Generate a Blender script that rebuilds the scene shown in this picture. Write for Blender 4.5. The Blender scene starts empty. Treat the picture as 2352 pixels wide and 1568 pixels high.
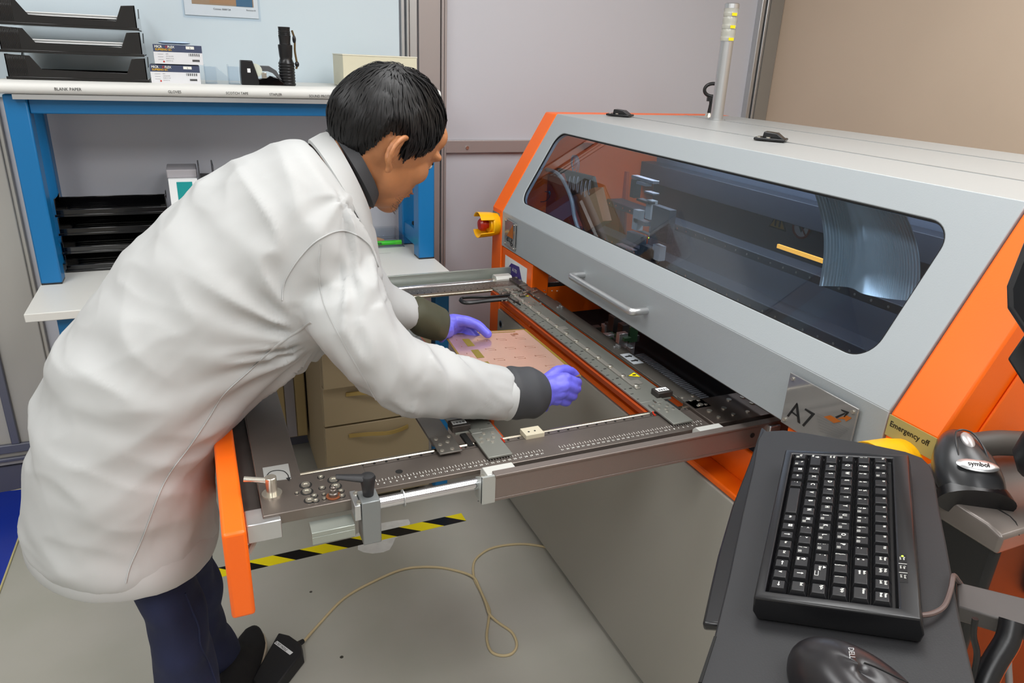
import bpy, bmesh, math, random
from mathutils import Vector, Matrix, noise
random.seed(7)
S = bpy.context.scene; COL = S.collection
# ------------------------------------------------------------------ camera
CAMH = 1.42; FPX = 1653.79
YAW, PITCH, ROLL = 0.41968960, 0.37488109, 0.04320426
_f = Vector((math.sin(YAW)*math.cos(PITCH), math.cos(YAW)*math.cos(PITCH), -math.sin(PITCH)))
_r = Vector((math.cos(YAW), -math.sin(YAW), 0)); _u = _r.cross(_f)
_c, _s = math.cos(ROLL), math.sin(ROLL)
_R = _c*_r + _s*_u; _U = -_s*_r + _c*_u
cd = bpy.data.cameras.new('camera'); cam = bpy.data.objects.new('camera', cd); COL.objects.link(cam)
cd.sensor_width = 36; cd.lens = FPX*36/2352; cd.clip_start = 0.02
cam.matrix_world = Matrix(((_R.x, _U.x, -_f.x, 0), (_R.y, _U.y, -_f.y, 0), (_R.z, _U.z, -_f.z, CAMH), (0, 0, 0, 1)))
S.camera = cam
# ------------------------------------------------------------------ light and exposure
W = bpy.data.worlds.new('world'); S.world = W; W.use_nodes = True
W.node_tree.nodes['Background'].inputs[0].default_value = (0.75, 0.8, 0.85, 1)
W.node_tree.nodes['Background'].inputs[1].default_value = 0.3
S.view_settings.view_transform = 'Standard'; S.view_settings.look = 'None'
S.view_settings.gamma = 1; S.view_settings.use_curve_mapping = False
S.view_settings.exposure = 0.0
LAMPS = [(-0.9, 1.15, 16), (0.75, 1.15, 15), (-0.9, -0.5, 23), (0.75, -0.5, 21), (1.75, 0.3, 13)]  # unseen near-side pair runs stronger, standing in for camera flash fill
CEIL = 2.55
for i, (x, y, p) in enumerate(LAMPS):
    ld = bpy.data.lights.new('ceiling_lamp', 'AREA'); ld.shape = 'RECTANGLE'; ld.size = 0.55; ld.size_y = 1.15
    ld.energy = p; ld.color = (0.95, 0.975, 1.0)
    lo = bpy.data.objects.new('ceiling_lamp_light', ld); COL.objects.link(lo); lo.location = (x, y, CEIL-0.06)

# ------------------------------------------------------------------ place finding: a photo point meets a real plane
def ray(x, y): return (x-1176)*_R - (y-784)*_U + FPX*_f
O = Vector((0, 0, CAMH))
def Z(x, y, z): d = ray(x, y); return O + d*((z-CAMH)/d.z)
def X(x, y, v): d = ray(x, y); return O + d*(v/d.x)
def Y(x, y, v): d = ray(x, y); return O + d*(v/d.y)
def PL(x, y, p, n): d = ray(x, y); return O + d*((p-O).dot(n)/d.dot(n))
V = Vector
# ------------------------------------------------------------------ materials
def lin(c):
    if isinstance(c, str):
        c = [int(c[i:i+2], 16)/255 for i in (0, 2, 4)]
    return tuple((a/12.92 if a <= .04045 else ((a+.055)/1.055)**2.4) for a in c) + (1,)
MATS = {}
def mat(name, col, rough=.5, metal=0, bump=None, var=None, spec=.5, coat=0, emit=0, trans=0, alpha=1, sss=0):
    if name in MATS: return MATS[name]
    m = bpy.data.materials.new(name); m.use_nodes = True; nt = m.node_tree; b = nt.nodes['Principled BSDF']
    b.inputs['Base Color'].default_value = lin(col); b.inputs['Roughness'].default_value = rough
    b.inputs['Metallic'].default_value = metal; b.inputs['Specular IOR Level'].default_value = spec
    b.inputs['Coat Weight'].default_value = coat
    if trans: b.inputs['Transmission Weight'].default_value = trans
    if alpha < 1: b.inputs['Alpha'].default_value = alpha
    if sss: b.inputs['Subsurface Weight'].default_value = sss; b.inputs['Subsurface Radius'].default_value = (.01, .004, .002)
    if emit: b.inputs['Emission Color'].default_value = lin(col); b.inputs['Emission Strength'].default_value = emit
    tc = nt.nodes.new('ShaderNodeTexCoord')
    if var:      # (scale, amount, stretch)
        mp = nt.nodes.new('ShaderNodeMapping'); mp.inputs['Scale'].default_value = var[2] if len(var) > 2 else (1, 1, 1)
        n = nt.nodes.new('ShaderNodeTexNoise'); n.inputs['Scale'].default_value = var[0]; n.inputs['Detail'].default_value = 5
        r = nt.nodes.new('ShaderNodeValToRGB'); c = lin(col); a = var[1]
        r.color_ramp.elements[0].color = tuple(k*(1-a) for k in c[:3])+(1,)
        r.color_ramp.elements[1].color = tuple(min(1, k*(1+a)) for k in c[:3])+(1,)
        r.color_ramp.elements[0].position = .3; r.color_ramp.elements[1].position = .7
        nt.links.new(tc.outputs['Object'], mp.inputs[0]); nt.links.new(mp.outputs[0], n.inputs[0])
        nt.links.new(n.outputs['Fac'], r.inputs[0]); nt.links.new(r.outputs[0], b.inputs['Base Color'])
    if bump:     # (scale, strength, distance, stretch)
        mp = nt.nodes.new('ShaderNodeMapping'); mp.inputs['Scale'].default_value = bump[3] if len(bump) > 3 else (1, 1, 1)
        n = nt.nodes.new('ShaderNodeTexNoise'); n.inputs['Scale'].default_value = bump[0]; n.inputs['Detail'].default_value = 3
        bp = nt.nodes.new('ShaderNodeBump'); bp.inputs['Strength'].default_value = bump[1]; bp.inputs['Distance'].default_value = bump[2]
        nt.links.new(tc.outputs['Object'], mp.inputs[0]); nt.links.new(mp.outputs[0], n.inputs[0])
        nt.links.new(n.outputs['Fac'], bp.inputs['Height']); nt.links.new(bp.outputs[0], b.inputs['Normal'])
    MATS[name] = m; return m
def glass(name, tint, refl=1.45, rough=0.0):
    m = bpy.data.materials.new(name); m.use_nodes = True; nt = m.node_tree; nt.nodes.clear()
    o = nt.nodes.new('ShaderNodeOutputMaterial'); mx = nt.nodes.new('ShaderNodeMixShader'); fr = nt.nodes.new('ShaderNodeFresnel')
    t = nt.nodes.new('ShaderNodeBsdfTransparent'); g = nt.nodes.new('ShaderNodeBsdfGlossy')
    fr.inputs[0].default_value = refl; t.inputs[0].default_value = tuple(tint)+(1,); g.inputs['Roughness'].default_value = rough
    ge = nt.nodes.new('ShaderNodeNewGeometry'); mt = nt.nodes.new('ShaderNodeMath'); mt.operation = 'SUBTRACT'; mt.use_clamp = True
    nt.links.new(fr.outputs[0], mt.inputs[0]); nt.links.new(ge.outputs['Backfacing'], mt.inputs[1]); nt.links.new(mt.outputs[0], mx.inputs[0]); nt.links.new(t.outputs[0], mx.inputs[1]); nt.links.new(g.outputs[0], mx.inputs[2])
    nt.links.new(mx.outputs[0], o.inputs[0]); MATS[name] = m; return m
M_grey = mat('light_grey_powder_coat', '9fa5a8', .42, bump=(420, .25, .0006))
M_roof = mat('roof_grey_coat', 'a8aaa9', .34, bump=(420, .12, .0005))
M_panel = mat('mid_grey_powder_coat', 'a7a49b', .4, bump=(350, .12, .0005))
M_or = mat('orange_powder_coat', 'fb6a08', .38, bump=(350, .2, .0005))
M_blue = mat('blue_painted_steel', '0a6ca6', .35, bump=(300, .06, .0003))
M_steel = mat('brushed_steel_brown_grey', '7d746d', .36, metal=.75, var=(9, .1, (1, 1, 1)))
M_steel2 = mat('grey_green_steel_plate', '84857e', .42, metal=.5, var=(9, .08))
M_dsteel = mat('dark_steel', '4a4542', .42, metal=.6)
M_alu = mat('brushed_aluminium', 'c6c8c9', .32, metal=.85)
M_chrome = mat('polished_chrome', 'd8d8dc', .12, metal=1)
M_screw = mat('screw_metal', 'd8d4c8', .25, metal=.9)
M_black = mat('black_plastic', '141416', .32, bump=(500, .1, .0003))
M_blackm = mat('matte_black_plastic', '1e1e20', .55, bump=(600, .25, .0004))
M_gloss = mat('glossy_black_plastic', '08080a', .1, coat=.4)
M_hole = mat('dark_hole', '0a0908', .8)
M_white = mat('white_laminate', 'dcdcd8', .45)
M_paper = mat('white_paper', 'eceeee', .7)
M_ink = mat('black_ink', '101010', .6)
M_yel = mat('yellow_plastic', 'f4b400', .35)
M_yel2 = mat('warning_yellow', 'f0dc10', .5)
M_red = mat('red_plastic', 'b02408', .3)
M_beige = mat('beige_cabinet', 'a39273', .5)
M_bronze = mat('tan_handle', 'a48a4c', .4)
M_wtext = mat('white_print', 'e8e8e0', .6)
M_clear = glass('clear_plastic', (.93, .95, .97), 1.4, .03)
M_pane = glass('tinted_pane', (.70, .76, .84), 1.75, .0)
# ------------------------------------------------------------------ mesh builder
_tc = {}
def text_mesh(s, bold=False):
    k = (s, bold)
    if k in _tc: return _tc[k]
    cu = bpy.data.curves.new('t', 'FONT'); cu.body = s; cu.size = 1; cu.resolution_u = 2
    if bold: cu.offset = .02
    ob = bpy.data.objects.new('t', cu); COL.objects.link(ob)
    me = bpy.data.meshes.new_from_object(ob.evaluated_get(bpy.context.evaluated_depsgraph_get()))
    vs = [v.co.copy() for v in me.vertices]; fs = [tuple(p.vertices) for p in me.polygons]
    bpy.data.objects.remove(ob); bpy.data.curves.remove(cu); bpy.data.meshes.remove(me)
    w = max([v.x for v in vs] or [0]); _tc[k] = (vs, fs, w); return _tc[k]
ROOT = {}
def catmull(P, n):
    out = []
    for i in range(len(P)-1):
        a, b, c, d = P[max(i-1, 0)], P[i], P[i+1], P[min(i+2, len(P)-1)]
        for k in range(n):
            t = k/n; out.append(.5*((2*b)+(c-a)*t+(2*a-5*b+4*c-d)*t*t+(3*b-a-3*c+d)*t**3))
    out.append(P[-1]); return out
class MB:
    def __init__(s): s.v = []; s.f = []; s.m = []; s.mi = 0
    def add(s, vs, fs):
        o = len(s.v); s.v += [V(a) for a in vs]; s.f += [tuple(i+o for i in f) for f in fs]; s.m += [s.mi]*len(fs); return s
    def box(s, c, d, ax=None):
        c = V(c); ax = ax or (V((1, 0, 0)), V((0, 1, 0)), V((0, 0, 1)))
        vs = [c+ax[0]*(i*d[0]/2)+ax[1]*(j*d[1]/2)+ax[2]*(k*d[2]/2) for k in (-1, 1) for j in (-1, 1) for i in (-1, 1)]
        return s.add(vs, [(0, 2, 3, 1), (4, 5, 7, 6), (0, 1, 5, 4), (2, 6, 7, 3), (0, 4, 6, 2), (1, 3, 7, 5)])
    def bb(s, x0, x1, y0, y1, z0, z1): return s.box(((x0+x1)/2, (y0+y1)/2, (z0+z1)/2), (abs(x1-x0), abs(y1-y0), abs(z1-z0)))
    def prism(s, pts, vec):
        pts = [V(p) for p in pts]; vec = V(vec); n = len(pts)
        nm = V((0, 0, 0))
        for i in range(n): nm += pts[i].cross(pts[(i+1) % n])
        if nm.dot(vec) > 0: pts = pts[::-1]
        return s.add(pts+[p+vec for p in pts], [tuple(range(n)), tuple(range(2*n-1, n-1, -1))]+[(i, i+n, (i+1) % n+n, (i+1) % n) for i in range(n)])
    def loft(s, rings, cap=True, closed=True):
        n = len(rings[0]); vs = [p for r in rings for p in r]; fs = []
        for i in range(len(rings)-1):
            for j in range(n if closed else n-1):
                a = i*n+j; b = i*n+(j+1) % n; fs.append((a, b, b+n, a+n))
        if cap: fs.append(tuple(range(n-1, -1, -1))); fs.append(tuple(range((len(rings)-1)*n, len(rings)*n)))
        return s.add(vs, fs)
    def cyl(s, a, b, r, r2=None, n=16, cap=True):
        a = V(a); b = V(b); r2 = r if r2 is None else r2; d = (b-a).normalized()
        u = d.orthogonal().normalized(); w = d.cross(u)
        R = lambda c, q: [c+(u*math.cos(t)+w*math.sin(t))*q for t in [2*math.pi*i/n for i in range(n)]]
        return s.loft([R(a, r), R(b, r2)], cap)
    def tube(s, P, r, n=8, sub=6, cap=True, flat=1):
        P = [V(p) for p in P]; P = catmull(P, sub) if sub > 1 else P; m = len(P)
        rr = r if callable(r) else (lambda t: r); up = None; rings = []
        for i, p in enumerate(P):
            d = (P[min(i+1, m-1)]-P[max(i-1, 0)]).normalized()
            if up is None: up = d.orthogonal().normalized()
            up = (up-d*up.dot(d)).normalized(); w = d.cross(up); q = rr(i/(m-1))
            rings.append([p+(up*math.cos(t)*flat+w*math.sin(t))*q for t in [2*math.pi*k/n for k in range(n)]])
        return s.loft(rings, cap)
    def ell(s, c, r, ax=None, n=20, m=12):
        c = V(c); ax = ax or (V((1, 0, 0)), V((0, 1, 0)), V((0, 0, 1))); vs = []; fs = []
        r = (r, r, r) if not hasattr(r, '__len__') else r
        P = lambda th, ph: c+ax[0]*(r[0]*math.sin(ph)*math.cos(th))+ax[1]*(r[1]*math.sin(ph)*math.sin(th))+ax[2]*(r[2]*math.cos(ph))
        vs = [P(0, 0)]+[P(2*math.pi*j/n, math.pi*i/m) for i in range(1, m) for j in range(n)]+[P(0, math.pi)]
        for j in range(n):
            fs.append((0, 1+j, 1+(j+1) % n)); b = 1+(m-2)*n; fs.append((len(vs)-1, b+(j+1) % n, b+j))
        for i in range(m-2):
            for j in range(n):
                a = 1+i*n+j; b = 1+i*n+(j+1) % n; fs.append((a, a+n, b+n, b))
        return s.add(vs, fs)
    def torus(s, c, ax, R, r, n=32, k=8, sy=1):
        c = V(c); P = [c+ax[0]*R*math.cos(2*math.pi*i/n)+ax[1]*R*sy*math.sin(2*math.pi*i/n) for i in range(n)]
        rings = []
        for i in range(n):
            d = (P[(i+1) % n]-P[i-1]).normalized(); w = d.cross(ax[2]).normalized()
            rings.append([P[i]+(w*math.cos(2*math.pi*j/k)+ax[2]*math.sin(2*math.pi*j/k))*r for j in range(k)])
        return s.loft(rings+[rings[0]], cap=False)
    def lathe(s, a, axis, prof, n=24):
        a = V(a); d = V(axis).normalized(); u = d.orthogonal().normalized(); w = d.cross(u)
        return s.loft([[a+d*h+(u*math.cos(2*math.pi*i/n)+w*math.sin(2*math.pi*i/n))*max(r, 1e-5) for i in range(n)] for h, r in prof])
    def text(s, t, o, right, up, size, bold=False, center=False, sx=1):
        vs, fs, w = text_mesh(t, bold); o = V(o); right = V(right).normalized(); up = V(up).normalized()
        if center: o = o-right*(w*size*sx/2)-up*(.34*size)
        return s.add([o+right*(v.x*size*sx)+up*(v.y*size) for v in vs], fs)
    def rect(s, o, a, b): o = V(o); a = V(a); b = V(b); return s.add([o, o+a, o+a+b, o+b], [(0, 1, 2, 3)])
    def xf(s, M): s.v = [M @ p for p in s.v]; return s
    def build(s, name, mats, parent=None, bevel=0, smooth=30, local=False, seg=2, **pr):
        me = bpy.data.meshes.new(name); vs = s.v
        if parent is not None and not local:
            mi = ROOT[parent.name].inverted(); vs = [mi @ p for p in vs]
        me.from_pydata([tuple(p) for p in vs], [], s.f)
        mats = mats if isinstance(mats, (list, tuple)) else [mats]
        for m in mats: me.materials.append(m)
        me.polygons.foreach_set('material_index', [min(i, len(mats)-1) for i in s.m])
        me.polygons.foreach_set('use_smooth', [True]*len(me.polygons)); me.update()
        me.set_sharp_from_angle(angle=math.radians(smooth))
        ob = bpy.data.objects.new(name, me); COL.objects.link(ob)
        if parent is not None: ob.parent = parent; ROOT[ob.name] = ROOT[parent.name]
        else: ROOT[ob.name] = Matrix.Identity(4)
        if bevel:
            bm = ob.modifiers.new('bevel', 'BEVEL'); bm.width = bevel; bm.segments = seg; bm.limit_method = 'ANGLE'; bm.angle_limit = math.radians(40)
            bm.harden_normals = False
        for k, v in pr.items(): ob[k] = v
        return ob
def split_build(b, name, m, parent, bevel=0, **k):
    par = list(range(len(b.v)))
    def fd(a):
        while par[a] != a: par[a] = par[par[a]]; a = par[a]
        return a
    for f in b.f:
        for q in f[1:]: par[fd(q)] = fd(f[0])
    g = {}
    for f, mi in zip(b.f, b.m): g.setdefault(fd(f[0]), []).append((f, mi))
    out = []
    for fs in g.values():
        n = MB(); idx = {}
        for f, mi in fs:
            for q in f:
                if q not in idx: idx[q] = len(n.v); n.v.append(b.v[q])
            n.f.append(tuple(idx[q] for q in f)); n.m.append(mi)
        out.append(n.build(name, m, parent, bevel, **k))
    return out
def thing(name, label, cat, loc=(0, 0, 0), M=None, group=None):
    o = bpy.data.objects.new(name, None); COL.objects.link(o); o.empty_display_size = .05
    M = M or Matrix.Translation(V(loc)); o.matrix_world = M; ROOT[o.name] = M.copy()
    o['label'] = label; o['category'] = cat
    if group: o['group'] = group
    return o
def tag(o, label, cat, group=None):
    o['label'] = label; o['category'] = cat
    if group: o['group'] = group
    return o
def struct(o, label, cat): o['kind'] = 'structure'; o['label'] = label; o['category'] = cat; return o
def copy_tree(o, parent=None):
    c = o.copy(); COL.objects.link(c); ROOT[c.name] = ROOT[o.name].copy()
    if parent is not None: c.parent = parent
    for ch in list(o.children): copy_tree(ch, c)
    return c
XA, YA, ZA = V((1, 0, 0)), V((0, 1, 0)), V((0, 0, 1))
WALLY = 2.565; RX = 2.27; LX = -2.4; BY = -2.0
# ================================================================== the setting
def floor_mat():
    m = mat('painted_floor', '8f908a', .42, bump=(14, .05, .002)); nt = m.node_tree; b = nt.nodes['Principled BSDF']
    tc = nt.nodes.new('ShaderNodeTexCoord'); n = nt.nodes.new('ShaderNodeTexNoise'); n.inputs['Scale'].default_value = 2.2; n.inputs['Detail'].default_value = 6
    r = nt.nodes.new('ShaderNodeValToRGB'); r.color_ramp.elements[0].color = lin('a8a79b'); r.color_ramp.elements[1].color = lin('b4b1a8')
    r.color_ramp.elements[0].position = .35; r.color_ramp.elements[1].position = .65
    v = nt.nodes.new('ShaderNodeTexVoronoi'); v.inputs['Scale'].default_value = 6.5
    r2 = nt.nodes.new('ShaderNodeValToRGB'); r2.color_ramp.elements[0].position = .028; r2.color_ramp.elements[1].position = .034
    r2.color_ramp.elements[0].color = (.12, .12, .11, 1); r2.color_ramp.elements[1].color = (1, 1, 1, 1)
    mx = nt.nodes.new('ShaderNodeMixRGB'); mx.blend_type = 'MULTIPLY'; mx.inputs[0].default_value = 1
    L = nt.links.new
    L(tc.outputs['Object'], n.inputs[0]); L(n.outputs['Fac'], r.inputs[0]); L(tc.outputs['Object'], v.inputs['Vector']); L(v.outputs['Distance'], r2.inputs[0])
    L(r.outputs[0], mx.inputs[1]); L(r2.outputs[0], mx.inputs[2]); L(mx.outputs[0], b.inputs['Base Color']); return m
struct(MB().bb(LX, RX, BY, WALLY, -.05, 0).build('floor', floor_mat()), 'grey painted floor with small dark specks', 'floor')
M_wall = mat('grey_laminate_wall', 'c4c5cc', .3, bump=(3, .02, .002))
M_wallb = mat('whiteboard_wall', 'ccdae2', .16, bump=(2, .015, .002))
M_beigew = mat('beige_wall', 'cbb7a2', .55, var=(1.5, .04))
M_trim = mat('grey_rose_profile', 'a8a09e', .35, metal=.35)
M_trimd = mat('gap_dark', '2c2826', .7)
w = MB().bb(LX, RX, WALLY, WALLY+.1, 0, CEIL)
struct(w.build('wall_back', M_wall), 'pale grey laminate partition wall behind the bench', 'wall')
struct(MB().bb(RX, RX+.1, BY, WALLY+.1, 0, CEIL).build('wall_right', M_beigew), 'beige wall behind the grey machine', 'wall')
struct(MB().bb(LX-.1, LX, BY, WALLY+.1, 0, CEIL).build('wall_left', mat('off_white_wall', 'c8c6c2', .6)), 'off-white wall at the left', 'wall')
struct(MB().bb(LX, RX, BY-.1, BY, 0, CEIL).build('wall_front', mat('off_white_wall', 'c8c6c2', .6)), 'off-white wall on the near side of the room', 'wall')
struct(MB().bb(LX, RX, BY, WALLY, CEIL, CEIL+.1).build('ceiling', mat('ceiling_white', 'e2e2e0', .8)), 'white ceiling', 'ceiling')
for i, (x, y, p) in enumerate(LAMPS):
    t = thing('ceiling_light', ['ceiling light panel over the bending person', 'ceiling light panel over the loading frame', 'ceiling light panel on the near side at left', 'ceiling light panel on the near side at middle', 'ceiling light panel above the keyboard side of the machine'][i], 'light', (x, y, CEIL))
    b = MB()
    for sx in (-1, 1): b.bb(x+sx*.30-.012, x+sx*.30+.012, y-.61, y+.61, CEIL-.04, CEIL-.001)
    for sy in (-1, 1): b.bb(x-.288, x+.288, y+sy*.6-.012, y+sy*.6+.012, CEIL-.04, CEIL-.001)
    b.build('frame', M_alu, t)
    MB().bb(x-.287, x+.287, y-.587, y+.587, CEIL-.02, CEIL-.004).build('diffuser', mat('lit_diffuser', 'fffaf2', .5, emit=2.2), t)
# glossy white upper panel, its frame strips and the vertical posts of the partition
y0 = WALLY-.012
p1 = X(915, 100, 1); xl = Y(0, 250, WALLY).x; xr = Y(916, 120, WALLY).x
shelfz = Y(400, 190, WALLY).z
struct(MB().bb(-.75, xr, y0, WALLY, shelfz-.05, CEIL-.02).build('window_1', M_wallb, bevel=.002), 'glossy white writing panel above the shelf', 'panel')
xs = [Y(a, 60, WALLY).x for a in (918, 926, 937, 955)]
b = MB()
for a, c_, d in ((xs[0], xs[1], .02), (xs[1]+.004, xs[2]-.004, .03), (xs[2], xs[3], .018)): b.bb(a, c_, WALLY-d, WALLY, shelfz-.05, CEIL-.02)
struct(b.build('trim_1', M_alu, bevel=.002), 'silver frame strips at the right end of the white panel', 'trim')
a0, a1 = Y(957, 60, WALLY).x, Y(1022, 60, WALLY).x
b = MB().bb(a0+.002, a1-.022, WALLY-.02, WALLY, 0, CEIL-.02).bb(a1-.020, a1-.011, WALLY-.028, WALLY, 0, CEIL-.02).bb(a1-.009, a1, WALLY-.024, WALLY, 0, CEIL-.02)
struct(b.build('trim_2', M_trim, bevel=.002), 'vertical grey partition post behind the head', 'trim')
zz = (Y(1100, 349, WALLY).z, Y(1100, 321, WALLY).z)
b = MB().bb(a1, 2.2, WALLY-.02, WALLY, zz[0], zz[1])
struct(b.build('trim_3', M_trim, bevel=.0015), 'horizontal rose-grey rail on the partition wall', 'trim')
q = Y(1073, 339, WALLY-.02); struct(MB().cyl(q, q-YA*.004, .006, n=16).build('trim_4', M_screw), 'screw in the horizontal wall rail', 'screw')
xc0, xc1 = Y(1755, 0, WALLY).x, Y(1780, 0, WALLY).x
b = MB().bb(xc0-.03, xc0-.012, WALLY-.03, WALLY, 0, CEIL-.02).bb(xc0-.006, xc0+.006, WALLY-.035, WALLY, 0, CEIL-.02)
struct(b.build('trim_5', M_alu, bevel=.002), 'silver corner profile behind the beacon', 'trim')
struct(MB().bb(xc0+.008, RX-.002, WALLY-.04, WALLY, 0, CEIL-.02).build('trim_6', mat('olive_grey_profile', '8a857d', .45)), 'grey corner strip beside the beige wall', 'trim')
# left sliding door with its frame
xd = Y(56, 533, WALLY).x
b = MB().bb(-2.2, xd-.008, WALLY-.03, WALLY, .10, 2.1)
d1 = struct(b.build('door_1', mat('warm_grey_door', 'b4b1aa', .4), bevel=.003), 'pale grey sliding door at the left edge', 'door')
MB().bb(xd-.009, xd-.001, WALLY-.012, WALLY-.001, 0, 2.3).build('door_gap', M_trimd, d1)
b = MB()
pz0 = Y(20, 1040, WALLY-.04).z
for z, h in ((pz0, .03), (pz0-.03, .012)): b.bb(-2.2, xd-.01, WALLY-.045, WALLY-.03, z, z+h)
bl = Y(18, 930, WALLY-.03).x
b.bb(bl-.012, bl+.012, WALLY-.045, WALLY-.03, pz0+.03, .75)
b.build('door_frame_profile', mat('blue_grey_profile', '6e707c', .4, metal=.3), d1, bevel=.003)
struct(MB().bb(xd+.002, -.60, WALLY-.02, WALLY, 0, CEIL-.02).build('trim_7', mat('pale_post', 'bdb9b0', .45), bevel=.002), 'pale vertical post left of the blue bench frame', 'trim')
struct(MB().bb(-2.2, xd-.01, WALLY-.03, WALLY, .0, .095).build('baseboard_back', mat('blue_grey_skirting', '5d5e6c', .5)), 'blue-grey kick plate under the sliding door', 'baseboard')
struct(MB().bb(-.60, a0, WALLY-.016, WALLY, .0, .09).build('baseboard_right', mat('blue_grey_skirting', '5d5e6c', .5)), 'blue-grey skirting under the bench', 'baseboard')
# floor markings
def flat(name, pts, m, h=.0006, **k): return MB().prism(pts, (0, 0, h)).build(name, m, **k)
bp = [Z(*p, .0) for p in ((-600, 1210), (86, 1120), (52, 1214), (0, 1357), (-190, 1880))]
t = tag(MB().prism(bp, (0, 0, .004)).build('floor_mat', mat('cobalt_blue_vinyl', '0a2f9e', .25)), 'glossy cobalt blue floor mat at the left', 'mat')
b = MB(); b.tube([p+ZA*.003 for p in (bp[0], bp[1])], .003, 6, 1); b.tube([bp[2]+ZA*.003, bp[3]+ZA*.003, bp[4]+ZA*.003], .003, 6, 1)
o = b.build('edge_line', mat('pale_yellow_line', 'c9bf8a', .6)); o.parent = t
A, B = Z(497, 1316, 0), Z(1065, 1187, 0)
dirn = (B-A).normalized(); pn = V((-dirn.y, dirn.x, 0)); hw = .0225; Lt = (B-A).length; b = MB(); k = 0; st = -.06
step = Lt/9.8
n = int((Lt+.25)/step)+1
A0 = A-dirn*.2
for i in range(-1, n+1):
    s0, s1 = i*step, (i+1)*step; sh = -.030
    pts = []
    for (s, side) in ((s0, -1), (s1, -1), (s1, 1), (s0, 1)):
        d = min(max(s+(-sh if side < 0 else sh), 0), Lt+.2); pts.append(A0+dirn*d+pn*hw*side)
    if (pts[1]-pts[0]).length < 1e-4 and (pts[2]-pts[3]).length < 1e-4: continue
    b.mi = i % 2; b.prism(pts, (0, 0, .0008))
tag(b.build('hazard_tape', [M_yel2, M_black]), 'black and yellow striped hazard tape stuck on the floor', 'tape')
pts = [(812, 1238), (818, 1226), (840, 1216), (862, 1212), (866, 1203), (905, 1196), (938, 1192), (942, 1200), (935, 1222), (908, 1236), (902, 1250), (895, 1262), (880, 1268), (856, 1271), (835, 1268), (822, 1262), (822, 1250), (835, 1240)]
tag(MB().prism([Z(*p, 0) for p in pts], (0, 0, .0004)).build('paint_patch', mat('bare_white_patch', 'dcdcd8', .6, var=(30, .10))), 'scuffed white bare patch under the hazard tape', 'paint patch')
# foot pedal with cord
pt = thing('foot_pedal', 'black foot pedal with small white label on the floor beside the shoe', 'pedal', Z(645, 1510, 0))
top = [(640, 1452), (664, 1458), (690, 1476), (693, 1500), (640, 1568), (600, 1590), (578, 1560)]
tp = [Z(x, y, .035) for x, y in top]
c0 = sum(tp, V())/len(tp)
low = [c0+(p-c0)*1.1 for p in tp]; low = [V((p.x, p.y, 0.002)) for p in low]
if (low[1]-low[0]).cross(low[2]-low[1]).z < 0: low = low[::-1]; tp = tp[::-1]
MB().loft([low, [p*.5+q*.5+ZA*.004 for p, q in zip(low, tp)], tp]).build('pedal_body', M_blackm, pt, bevel=.004, seg=3)
o = Z(632, 1475, .0353); r = (Z(666, 1500, .0353)-o).normalized(); up = V((-r.y, r.x, 0))
wl = (Z(668, 1502, .0353)-o).length
b = MB(); b.prism([o-up*.0035, o+r*wl-up*.0035, o+r*wl+up*.0065, o+up*.0065], (0, 0, .0005)); b.mi = 1
b.text('E-TEST PADDLE', o+r*.002-up*.0018+ZA*.0008, r, up, .0085, True, sx=.72)
b.build('label_strip', [M_paper, M_ink], pt)
MB().cyl(Z(680, 1482, .02), Z(696, 1472, .014), .008, .006).build('cord_sleeve', M_blackm, pt)
cp = [(696, 1474), (730, 1436), (790, 1374), (860, 1334), (930, 1306), (1000, 1302), (1055, 1312), (1088, 1328), (1100, 1350), (1115, 1385), (1124, 1412), (1146, 1430), (1176, 1452), (1187, 1480), (1176, 1500), (1152, 1505), (1128, 1495), (1118, 1465), (1122, 1425), (1124, 1400), (1108, 1365), (1090, 1330), (1087, 1300), (1096, 1280), (1125, 1260), (1165, 1251), (1205, 1249), (1244, 1254), (1275, 1262)]
P = [Z(x, y, .0035 if i != 0 else .012)+ZA*(.004 if 7 <= i <= 10 else 0) for i, (x, y) in enumerate(cp)]
MB().tube(P, .0036, 8, 6).build('cord', mat('cream_cable', 'c8b68e', .5), pt)
# ================================================================== work bench
DZ = .787; BX0, BX1 = -.424, .705; BY0 = 1.993; PF = 2.245
wb = thing('workbench', 'blue steel workbench with white desktop and upper shelf', 'workbench', (.14, 2.25, 0))
M_top = mat('bench_top_white', 'd6d5cf', .4)
dth = .787-Y(1054, 657, BY0).z
MB().bb(BX0, BX1, BY0, WALLY-.03, DZ-dth, DZ).build('desktop', M_top, wb, bevel=.002)
lw = .052
xl0, xl1 = Z(94.3, 655.4, DZ).x, Z(143.7, 653, DZ).x; xr0, xr1 = Z(960.8, 594.6, DZ).x, Z(999.6, 594.6, DZ).x
yl = Z(94.3, 655.4, DZ).y; yr = Z(980, 594.6, DZ).y
zt = Y(61, 217, yl).z
for (u0, u1, yy) in ((xl0, xl1, yl), (xr0, xr1, yr)):
    w_ = .052
    b = MB().bb(u0, u1, yy, yy+.06, DZ+.003, zt)
    b.build('front_post', M_blue, wb, bevel=.004)
    MB().bb(u0+.001, u1-.001, yy+.001, yy+.059, DZ, DZ+.005).build('post_foot', M_black, wb)
    MB().bb(u0, u1, WALLY-.12, WALLY-.065, DZ+.003, zt).build('rear_post', M_blue, wb, bevel=.004)
    b = MB().bb(u0+.006, u1-.006, yy+.06, WALLY-.12, DZ+.03, DZ+.085)
    b.build('side_rail', M_blue, wb, bevel=.003)
    b = MB().cyl((u0+.02, yy+.14, DZ+.0855), (u0+.03, yy+.14, DZ+.0862), .012); b.build('rail_slot', M_hole, wb)
zb0, zb1 = Y(400, 264.5, yl+.005).z, Y(400, 232, yl+.005).z
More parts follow.
